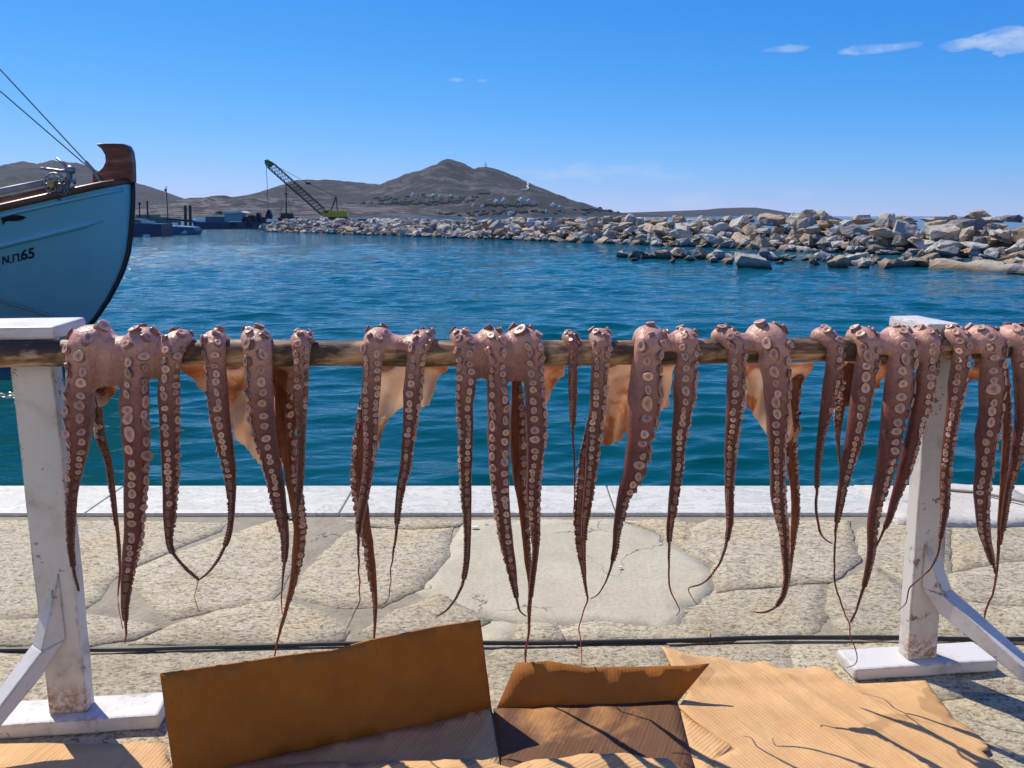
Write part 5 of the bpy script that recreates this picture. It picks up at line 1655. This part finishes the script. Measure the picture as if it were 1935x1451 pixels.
def build_octopus(od, oi):
    rs = random.Random(50 + oi)
    midp = on_rack(od['mid'], 690, .03)
    root = thing('octopus', od['label'], 'octopus', (midp.x, pole_y(midp.x), pole_z(midp.x)), 'octopuses hung to dry on the pole')
    paths = []
    for side, face, pts in od['arms']:
        r0 = pts[0][2] / 2 * PXM * 1.62 * .94
        if side == F:
            rho = RP + .16 * r0
            off = -rho
        else:
            off = RP + .018
        rows = []
        hang = [p for p in pts if p[1] >= 680 or side == K]
        for (x_, y_, w_) in hang:
            q_ = on_rack(x_, y_, off)
            sc = ((q_ - O_).dot(F_)) * PXM
            rows.append([q_.x, q_.y, q_.z, max(w_ / 2 * sc * .95, .0007), 0.0])
        rows = [r_ for r_ in rows]
        if side == F:
            first = on_rack(pts[0][0], 660, off)
            x_top = first.x
            x_h = rows[0][0]
            zp = pole_z(x_top); arc = []
            for ang in (-35, -5, 25, 55, 85, 112, 138, 162):
                a = R(ang)
                t = (ang + 35) / 197
                xx = x_top + (midp.x - x_top) * .35 * max(0, (70 - ang) / 105) + (x_h - x_top) * max(0, (ang - 90) / 90)
                rr = r0 * (0.72 + .28 * min(1, max(0, (ang + 35) / 90)))
                if rows and ang > 120:
                    rr = rr + (rows[0][3] - rr) * (ang - 120) / 70
                ro = rho
                c_ = Vector((xx, pole_y(xx), pole_z(xx))) + RN * (math.cos(a) * ro) + Vector((0, 0, math.sin(a) * ro))
                arc.append([c_.x, c_.y, c_.z, rr, 0.0])
            zf = arc[-1][2]
            rows = arc + [r_ for r_ in rows if r_[2] < zf - .012]
        P = catmull(rows, .007)
        for i in range(len(P)):
            P[i, 3] = max(.0006, P[i, 3] * (1 + .07 * mnoise.noise(Vector((P[i, 0] * 30, oi * 3.1, P[i, 2] * 30)))))
        paths.append((side, face, P))
    thickP = [P[P[:, 3] > .0038] for _, _, P in paths]
    allp = np.vstack([t[:, :3] for t in thickP if len(t)])
    mpoly = []
    for poly in od['mantle']:
        fine = []
        for (xa, ya), (xb, yb_) in zip(poly, poly[1:] + poly[:1]):
            for k in range(4):
                t = k / 4
                fine.append((xa + (xb - xa) * t + (rs.gauss(0, 1.6) if k else 0), ya + (yb_ - ya) * t + (rs.gauss(0, 1.6) if k else 0)))
        mpoly.append([on_rack(a, b, RP + .016) for a, b in fine])
    mp = np.array([tuple(p) for poly in mpoly for p in poly])
    lo = np.minimum(allp.min(0), mp.min(0)) - .045; hi = np.maximum(allp.max(0), mp.max(0)) + .045
    fld = Field(lo, hi, .0031)
    for poly in mpoly:
        P2 = [(p.x, p.z) for p in poly]
        top = max(p.z for p in poly)
        def yf(X, Z):
            return RC + RK * X + RP + .014 + (.013 * np.sin(X * 62 + oi + 9 * Z) + .006 * np.sin(X * 140 - Z * 35 + oi)) * np.clip((top - Z) / .09, 0, 1) + .010 * np.sin(Z * 44 + X * 25 + oi) - .020 * np.clip((Z - top + .03) / .05, 0, 1)
        fld.sheet(P2, yf, .0028, .006)
    for (side, face, P), T in zip(paths, thickP):
        if len(T) > 1:
            if side == F:
                # flattened where it is folded over the pole: two thinner strands side by side, one further down
                zt_ = pole_z(T[0, 0])
                w_ = np.clip((T[:, 2] - (zt_ - .075)) / .05, 0, 1)
                w_ = np.where(np.arange(len(T)) < 24, np.maximum(w_, np.clip((24 - np.arange(len(T))) / 8, 0, 1)), w_)
                for sgn_ in (-1, 1):
                    off_ = np.zeros((len(T), 3)); off_[:, 0] = sgn_ * .24 * T[:, 3] * w_
                    fld.cone_chain((T[:, :3] + off_).astype(np.float32), (T[:, 3] * (1 - .27 * w_)).astype(np.float32), .011 if sgn_ < 0 else .009, .03)
            else:
                fld.cone_chain(T[:, :3].astype(np.float32), T[:, 3].astype(np.float32), .006, .03, 2.6)
    for (ia, ib, ylim) in od['webs']:
        Pa, Pb = paths[ia][2], paths[ib][2]
        zl = min(on_rack(900, ylim, -RP).z, pole_z(midp.x) + .016)
        na = [i for i in range(len(Pa)) if Pa[i, 2] > zl and Pa[i, 3] > .004]
        nb_ = [i for i in range(len(Pb)) if Pb[i, 2] > zl and Pb[i, 3] > .004]
        n = max(len(na), len(nb_))
        for k in range(n):
            a = Pa[na[int(k / n * len(na))]]; b = Pb[nb_[int(k / n * len(nb_))]]
            tt = np.linspace(0, 1, 7)[:, None]
            seg = a[None, :3] * (1 - tt) + b[None, :3] * tt
            # keep the skin outside the pole
            rad = np.linspace(0, 1, 7)
            rr = .0055 + .005 * np.abs(rad - .5)
            # the skin between two arms sinks towards the pole
            cpl = np.stack([seg[:, 0], RC + RK * seg[:, 0], np.full(7, pole_z(midp.x))], -1)
            sag = (np.sin(rad * math.pi) * .0045)[:, None]
            back_ = np.array(RN)[None, :] * (np.sin(rad * math.pi) * .008)[:, None]
            dv_ = seg - cpl; ln_ = np.linalg.norm(dv_, axis=1, keepdims=True)
            seg = np.where((seg[:, 2:3] > pole_z(midp.x) - RP * 1.1), seg - dv_ / ln_ * sag, seg + back_)
            fld.cone_chain(seg.astype(np.float32), rr.astype(np.float32), .010, .02)
    V, Q = fld.mesh()
    # fine tips as tapered tubes rooted inside the body
    tip = MB()
    samples = []
    for side, face, P in paths:
        idx = np.where(P[:, 3] <= .0045)[0]
        if len(idx):
            s0 = max(0, idx[0] - 3)
            T = P[s0:]
            # slow twist and kinks where the skin has dried
            pts_ = []
            for i, r_ in enumerate(T):
                k = min(1, i / 6)
                j = Vector((mnoise.noise(Vector((r_[2] * 45, oi, 1))), mnoise.noise(Vector((r_[2] * 45, oi, 9))), 0)) * .0022 * k
                pts_.append(Vector(r_[:3]) + j)
            tip.tube(pts_, [max(.0006, r_ * (.93 if i < 3 else 1)) for i, r_ in enumerate(T[:, 3])], 7)
        for i, r_ in enumerate(P):
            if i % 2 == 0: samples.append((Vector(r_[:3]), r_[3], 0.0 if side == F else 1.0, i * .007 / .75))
    nb0 = len(V)
    if tip.v:
        V = np.vstack([V, np.array(tip.v)])
    fs = Q.tolist() + [[i + nb0 for i in f] for f in tip.f]
    me = bpy.data.meshes.new('body')
    me.from_pydata(V.tolist(), [], fs)
    me.polygons.foreach_set('use_smooth', [True] * len(me.polygons))
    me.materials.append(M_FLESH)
    kd = KDTree(len(samples))
    for i, (p, r_, k, _) in enumerate(samples):
        kd.insert(p, i)
    kd.balance()
    th = np.zeros(len(V), np.float32); mn = np.zeros(len(V), np.float32); al = np.zeros(len(V), np.float32)
    for i, p in enumerate(V):
        c_, j, d = kd.find(p)
        s_ = samples[j]
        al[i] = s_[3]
        yb = p[1] - (RC + RK * p[0])
        back = yb > RP * .2 and p[2] < pole_z(p[0]) - .012
        if back and (d > s_[1] + .006):
            mn[i] = 1.0; th[i] = .5
        elif back and s_[2] > .5:
            mn[i] = 1.0; th[i] = 0.0
        else:
            th[i] = min(1.0, s_[1] / .030)
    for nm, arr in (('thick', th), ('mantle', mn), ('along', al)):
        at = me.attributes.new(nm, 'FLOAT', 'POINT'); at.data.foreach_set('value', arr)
    body = bpy.data.objects.new('body', me); col.objects.link(body)
    sm = body.modifiers.new('smooth', 'SMOOTH'); sm.iterations = 3; sm.factor = .45
    keep(body, root)
    # suckers in two rows
    big, small = [], []
    for ai, (side, face, P) in enumerate(paths):
        D = np.zeros(len(P)); D[1:] = np.cumsum(np.linalg.norm(np.diff(P[:, :3], axis=0), axis=1))
        tot = D[-1]
        s = 0.058 if side == F else .03
        # reach the first visible place on top of the pole
        row = rs.randint(0, 1)
        while s < tot:
            r_ = float(np.interp(s, D, P[:, 3]))
            if r_ < .0024:
                break
            rsu = r_ * (.43 if r_ > .012 else .48) * rs.uniform(.78, 1.18)
            if r_ > .022 and rs.random() < .07: rsu *= 1.25
            if side == F and P[min(len(P) - 1, int(s / .007)), 2] > pole_z(P[0, 0]) - .03: rsu *= .82
            i = int(np.clip(np.searchsorted(D, s), 1, len(P) - 2))
            c_ = Vector(P[i, :3])
            tan = Vector(P[i + 1, :3] - P[i - 1, :3]).normalized()
            t = s / tot
            fa = face[0] + (face[1] - face[0]) * min(1, t * 2) if t < .5 else face[1] + (face[2] - face[1]) * (t * 2 - 1)
            # outward direction: away from the pole on top, towards the quay side below
            zp = pole_z(c_.x)
            if side == F and c_.z > zp - RP * 1.2:
                out = c_ - Vector((c_.x, pole_y(c_.x), zp))
                out = Vector((0, out.y, out.z))
            else:
                out = -RN
            out = (out - tan * out.dot(tan)).normalized()
            rgt = tan.cross(out)
            if rgt.x < 0: rgt = -rgt
            spread = 33 if r_ > .008 else 42
            top_ = side == F and c_.z > zp + RP * .2
            if top_: spread = rs.uniform(18, 62)
            a = R(fa + (spread if row else -spread) + rs.uniform(-5, 5))
            d = (out * math.cos(a) + rgt * math.sin(a)).normalized()
            # walk out to the skin
            q_ = c_.copy(); k = 0
            if r_ > .0038:
                q_ = c_ + d * (r_ * .5)
                while k < 60 and fld.val(q_) < -.0003:
                    q_ += d * .0006; k += 1
                if (q_ - c_).length > r_ * 2.2 + .004:
                    s += rsu * 1.3; row = 1 - row
                    continue
            else:
                q_ = c_ + d * r_ * .85
            nrm = (d + Vector((rs.gauss(0, .17), rs.gauss(0, .17), rs.gauss(0, .17))) + tan * rs.uniform(-.28, .08)).normalized()
            lift = rsu * (.24 if c_.z > zp - .05 else .06)
            entry = (q_ + nrm * lift, nrm, tan, rsu, rs.uniform(.82, 1.2))
            (big if rsu >= .0052 else small).append(entry)
            s += rsu * (1.0 if top_ else 1.26 if r_ > .016 else 1.08)
            row = 1 - row
    big.sort(key=lambda e: -e[3])
    small = big[298:] + small; big = big[:298]

    def mtx(e):
        p, n_, t_, r_, asp = e
        z = n_; x = (t_ - z * t_.dot(z)).normalized(); y = z.cross(x)
        return Matrix(((x.x * r_ * asp, y.x * r_ / asp, z.x * r_, p.x), (x.y * r_ * asp, y.y * r_ / asp, z.y * r_, p.y), (x.z * r_ * asp, y.z * r_ / asp, z.z * r_, p.z), (0, 0, 0, 1)))
    for e in big:
        o = bpy.data.objects.new('sucker', rs.choice(SUCKS)); col.objects.link(o)
        o.parent = root
        o.matrix_parent_inverse = Matrix.Translation(-Vector(root.location))
        o.matrix_basis = mtx(e)
    if small:
        vs = np.array(SV); vs = np.hstack([vs, np.ones((len(vs), 1))])
        allv, allf, allc = [], [], []
        for k, e in enumerate(small):
            allv.append((vs @ np.array(mtx(e)).T)[:, :3]); allf += [[i + k * len(SV) for i in f] for f in SF]
        allv = np.vstack(allv)
        me = bpy.data.meshes.new('small_suckers'); me.from_pydata(allv.tolist(), [], allf)
        me.polygons.foreach_set('use_smooth', [True] * len(me.polygons))
        a_ = me.color_attributes.new('tone', 'FLOAT_COLOR', 'POINT')
        a_.data.foreach_set('color', np.tile(np.array([(*c, 1) for c in SC], dtype=np.float32) * np.array([.52, .44, .42, 1], np.float32), (len(small), 1)).ravel())
        me.materials.append(M_SUCK)
        o = bpy.data.objects.new('small_suckers', me); col.objects.link(o); o['kind'] = 'stuff'
        keep(o, root)


for oi, od in enumerate(OCT):
    build_octopus(od, oi)

#--------------------------------------------------------------------- CARDBOARD AND CABLE
cb = thing('cardboard_box', 'opened-out brown cardboard box with standing flaps lying under the octopuses', 'cardboard', (0, 1.5, 0))


def panel(name, P3, mat, step=.03, wr=.003, thick=.0045, uvrot=0.0, fold=None):
    """a sheet of card bounded by the 3D outline P3 (roughly planar), crumpled a little"""
    P3 = [Vector(p) for p in P3]
    o0 = P3[0]
    n = Vector((0, 0, 0))
    for a, b in zip(P3, P3[1:] + P3[:1]):
        n += (a - o0).cross(b - o0)
    n.normalize()
    if n.z < -.3 or (abs(n.z) <= .3 and n.y > 0): n = -n
    e1 = (RX - n * RX.dot(n)).normalized(); e2 = n.cross(e1)
    p2 = [((p - o0).dot(e1), (p - o0).dot(e2)) for p in P3]
    hh = [(p - o0).dot(n) for p in P3]
    v, f, bs = poly_fill(p2, step, .2)
    vs = []
    for i, q_ in enumerate(v):
        ws = [1 / ((q_.x - a[0]) ** 2 + (q_.y - a[1]) ** 2 + 1e-5) for a in p2]
        h = sum(w_ * x_ for w_, x_ in zip(ws, hh)) / sum(ws)
        h += wr * fbm(q_.x * 7, q_.y * 7, len(name), 4) + wr * .5 * fbm(q_.x * 30, q_.y * 11, 2, 3)
        if fold: h += fold(q_.x, q_.y)
        p = o0 + e1 * q_.x + e2 * q_.y + n * h
        if abs(n.z) > .5: p.z = max(p.z, .0062 + .0008)
        vs.append(p)
    o = mesh_obj(name, vs, [tuple(t) for t in f], mat, None, True)
    uv = o.data.uv_layers.new(name='UVMap')
    ca, sa = math.cos(uvrot), math.sin(uvrot)
    for l_ in o.data.loops:
        q_ = v[l_.vertex_index]
        uv.data[l_.index].uv = (q_.x * ca - q_.y * sa, q_.x * sa + q_.y * ca)
    bm = bmesh.new(); bm.from_mesh(o.data); bmesh.ops.recalc_face_normals(bm, faces=bm.faces)
    if sum((fc.normal.dot(n) for fc in bm.faces)) < 0:
        bmesh.ops.reverse_faces(bm, faces=bm.faces)
    bm.to_mesh(o.data); bm.free()
    md = o.modifiers.new('thickness', 'SOLIDIFY'); md.thickness = thick; md.offset = -1
    keep(o, cb)
    return o


Z0 = .011
g = lambda a, b, z=Z0: on_z(a, b, z)
lb = g(330, 1478, .004); rb = g(930, 1346, .004)
lt = on_y(302, 1275, lb.y + .004); rt = on_y(908, 1172, rb.y + .004)
mid_t = [lt.lerp(rt, t) + Vector((0, 0, dz)) for t, dz in ((.18, -.002), (.34, -.004), (.5, -.012), (.66, -.002), (.84, .003))]
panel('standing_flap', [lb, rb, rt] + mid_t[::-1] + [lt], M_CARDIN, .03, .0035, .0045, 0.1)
m0, m1 = g(936, 1345, .004), g(1277, 1331, .004)
mt = [on_y(a, b, 1.655) for a, b in [(1341, 1254), (1300, 1258), (1200, 1260), (1110, 1261), (1060, 1253), (1035, 1249), (1000, 1252), (976, 1252)]]
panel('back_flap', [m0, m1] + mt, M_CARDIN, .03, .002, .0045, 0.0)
panel('floor_panel', [g(932, 1338), g(1280, 1324), g(1312, 1451), g(1345, 1560), g(960, 1600), g(950, 1450)], M_CARDWETSHADE, .03, .004, .004, .5)
panel('floor_flap', [g(332, 1470, .013), g(640, 1402, .013), g(926, 1338, .013), g(944, 1440, .013), g(940, 1560, .013), g(345, 1560, .013)], M_CARD, .03, .004, .004, .5)
# the tucked front edge, rising a little
def fold_a(x, y):
    return .012 * math.exp(-((y + .02) / .03) ** 2)
panel('front_edge', [g(470, 1452, .026), g(640, 1438, .034), g(700, 1436, .040), g(880, 1432, .040), g(935, 1442, .030), g(965, 1448, .026), g(1010, 1432, .040), g(1120, 1424, .048), g(1262, 1430, .044), g(1300, 1455, .030), g(1310, 1560, .022), g(450, 1560, .022)], M_CARD, .022, .011, .004, 1.2)
def fold_b(x, y):
    return 0.012 * math.exp(-((x - .20 + .42 * y) / .012) ** 2) + .008 * math.exp(-((x - .31 + .42 * y) / .012) ** 2) + .007 * math.exp(-((x - .12 + .42 * y) / .012) ** 2) + .007 * math.exp(-((y + .13 + .05 * x) / .012) ** 2)
panel('side_panel', [g(1250, 1221, .03), g(1330, 1240, .02), g(1400, 1250), g(1480, 1262), g(1570, 1263), g(1584, 1283), g(1606, 1293), g(1690, 1289), g(1750, 1285), g(1775, 1318), g(1802, 1358), g(1830, 1374), g(1862, 1400), g(1868, 1414), g(1854, 1418),
                     g(1868, 1430), g(1900, 1452), g(1940, 1510), g(1700, 1560), g(1400, 1560), g(1390, 1470), g(1340, 1440), g(1390, 1415), g(1310, 1360), g(1282, 1336), g(1300, 1310)], M_CARD2, .014, .0022, .004, -.34, fold_b)
panel('inner_side', [g(1277, 1334, .008), g(1314, 1364, .008), g(1396, 1416, .008), g(1346, 1441, .008), g(1392, 1470, .008), g(1402, 1560, .008), g(1347, 1560, .008), g(1314, 1451, .008)], M_CARD, .03, .003, .003, .9)
panel('side_flap', [g(-120, 1404), g(180, 1405), g(312, 1404), g(330, 1470), g(340, 1560), g(-160, 1560)], M_CARD, .035, .003, .004, .3)

# cable lying across the paving
cp = []
for k in range(90):
    t = k / 89
    px = -500 + 3000 * t
    py = 1228 + (1206 - 1228) * min(1, max(-.3, px / 1500)) + 2.0 * math.sin(px / 140.0)
    q_ = on_z(px, py, .008)
    cp.append((q_.x, q_.y, .0078 + .0008 * math.sin(k * .8)))
m = MB(); m.tube(cp, .0060, 10)
cab = m.build('power_cable', M_RUBBER, None, True); tag(cab, 'thick black cable lying across the paving behind the rack', 'cable')
m = MB(); m.tube([on_z(1790, 925, .02), on_z(1850, 930, .022), on_z(1935, 948, .03), on_z(2150, 985, .03), on_z(2500, 1010, .03)], .006, 8)
rp_ = m.build('coping_rope', simple('weathered_rope', (.30, .26, .20), .9, 0, .3, 80), None, True); tag(rp_, 'weathered rope lying on the pale coping stone at right', 'rope')
# small litter on the paving
M_SHELL = simple('chalky_white', (.72, .70, .64), .7, 0, .1, 60)
for (px, py, w_, lab) in [(897, 996, .020, 'larger white shell fragment lying near the marble edge'), (918, 988, .010, 'smaller white shell fragment beside the marble edge'), (1173, 1072, .010, 'tiny white curled scrap on the smooth grey slab')]:
    c_ = on_z(px, py, .004)
    pts = [c_ + Vector((math.cos(k * .9) * w_ * random.uniform(.6, 1.1), math.sin(k * .9) * w_ * .55 * random.uniform(.6, 1.1), .0)) for k in range(7)]
    m = MB(); m.prism(pts, (0, 0, .003)); tag(m.build('shell_fragment', M_SHELL, None, False, .0008), lab, 'shell')
m = MB(); m.tube([on_z(px, py, .006) for px, py in [(1318, 1186), (1328, 1185), (1338, 1190), (1341, 1198), (1338, 1204)]], .0013, 5)
tag(m.build('yellow_string', simple('yellow_nylon', (.70, .58, .05), .6), None, True), 'short curl of yellow string on the paving by the cable', 'string')

#--------------------------------------------------------------------- UNSEEN HOUSES ADDED BEHIND THE VIEWER FOR BOUNCE LIGHT
M_WALL = simple('limewashed_bounce_wall', (0.60, 0.56, 0.49), 0.85, 0, 0.04, 2.0, 0.3, 0.01)
M_SHUT = simple('blue_shutter_paint', (0.03, 0.10, 0.28), 0.5, 0, 0.15, 6)
for k, (x0, x1, hgt, lab) in enumerate([(-17, -6.2, 6.2, 'unseen limewashed house added for bounce light, behind the viewer to the left'), (-6.0, 5.4, 6.8, 'unseen limewashed house added for bounce light, directly behind the viewer'), (5.6, 17.5, 6.0, 'unseen limewashed house added for bounce light, behind the viewer to the right')]):
    root = thing('bounce_house', lab, 'house', ((x0 + x1) / 2, -7.6, 0), 'unseen houses added for bounce light')
    m = MB(); m.box(((x0 + x1) / 2, -6.6, hgt / 2), (x1 - x0, 2.4, hgt)); m.build('wall', M_WALL, root, False, .06)
    m = MB(); m.box(((x0 + x1) / 2, -6.6, hgt + .12), (x1 - x0 + .2, 2.6, .22)); m.build('parapet', M_WALL, root, False, .04)
    n_w = 4
    for i in range(n_w):
        wx = x0 + (i + .5) * (x1 - x0) / n_w
        if i == 1:
            m = MB(); m.box((wx, -5.38, 1.1), (1.1, .08, 2.2)); m.build('door', M_SHUT, root, False, .01)
        else:
            m = MB(); m.box((wx, -5.38, 1.6), (1.0, .06, 1.2)); m.build('window', M_SHUT, root, False, .01)
        m = MB(); m.box((wx, -5.38, 4.3), (1.0, .06, 1.3)); m.build('window', M_SHUT, root, False, .01)

#--------------------------------------------------------------------- HAZE
hz = MB(); hz.box((0, 1400, 120), (13000, 11400, 248))
haze = hz.build('haze', None); tag(haze, kind='stuff')
hm = bpy.data.materials.new('sea_air'); hm.use_nodes = True
hm.node_tree.nodes.clear()
ho = hm.node_tree.nodes.new('ShaderNodeOutputMaterial'); hv_ = hm.node_tree.nodes.new('ShaderNodeVolumePrincipled')
hv_.inputs['Color'].default_value = (.66, .80, .98, 1); hv_.inputs['Density'].default_value = 0.00004; hv_.inputs['Anisotropy'].default_value = 0.2
hm.node_tree.links.new(hv_.outputs[0], ho.inputs['Volume'])
haze.data.materials.append(hm)
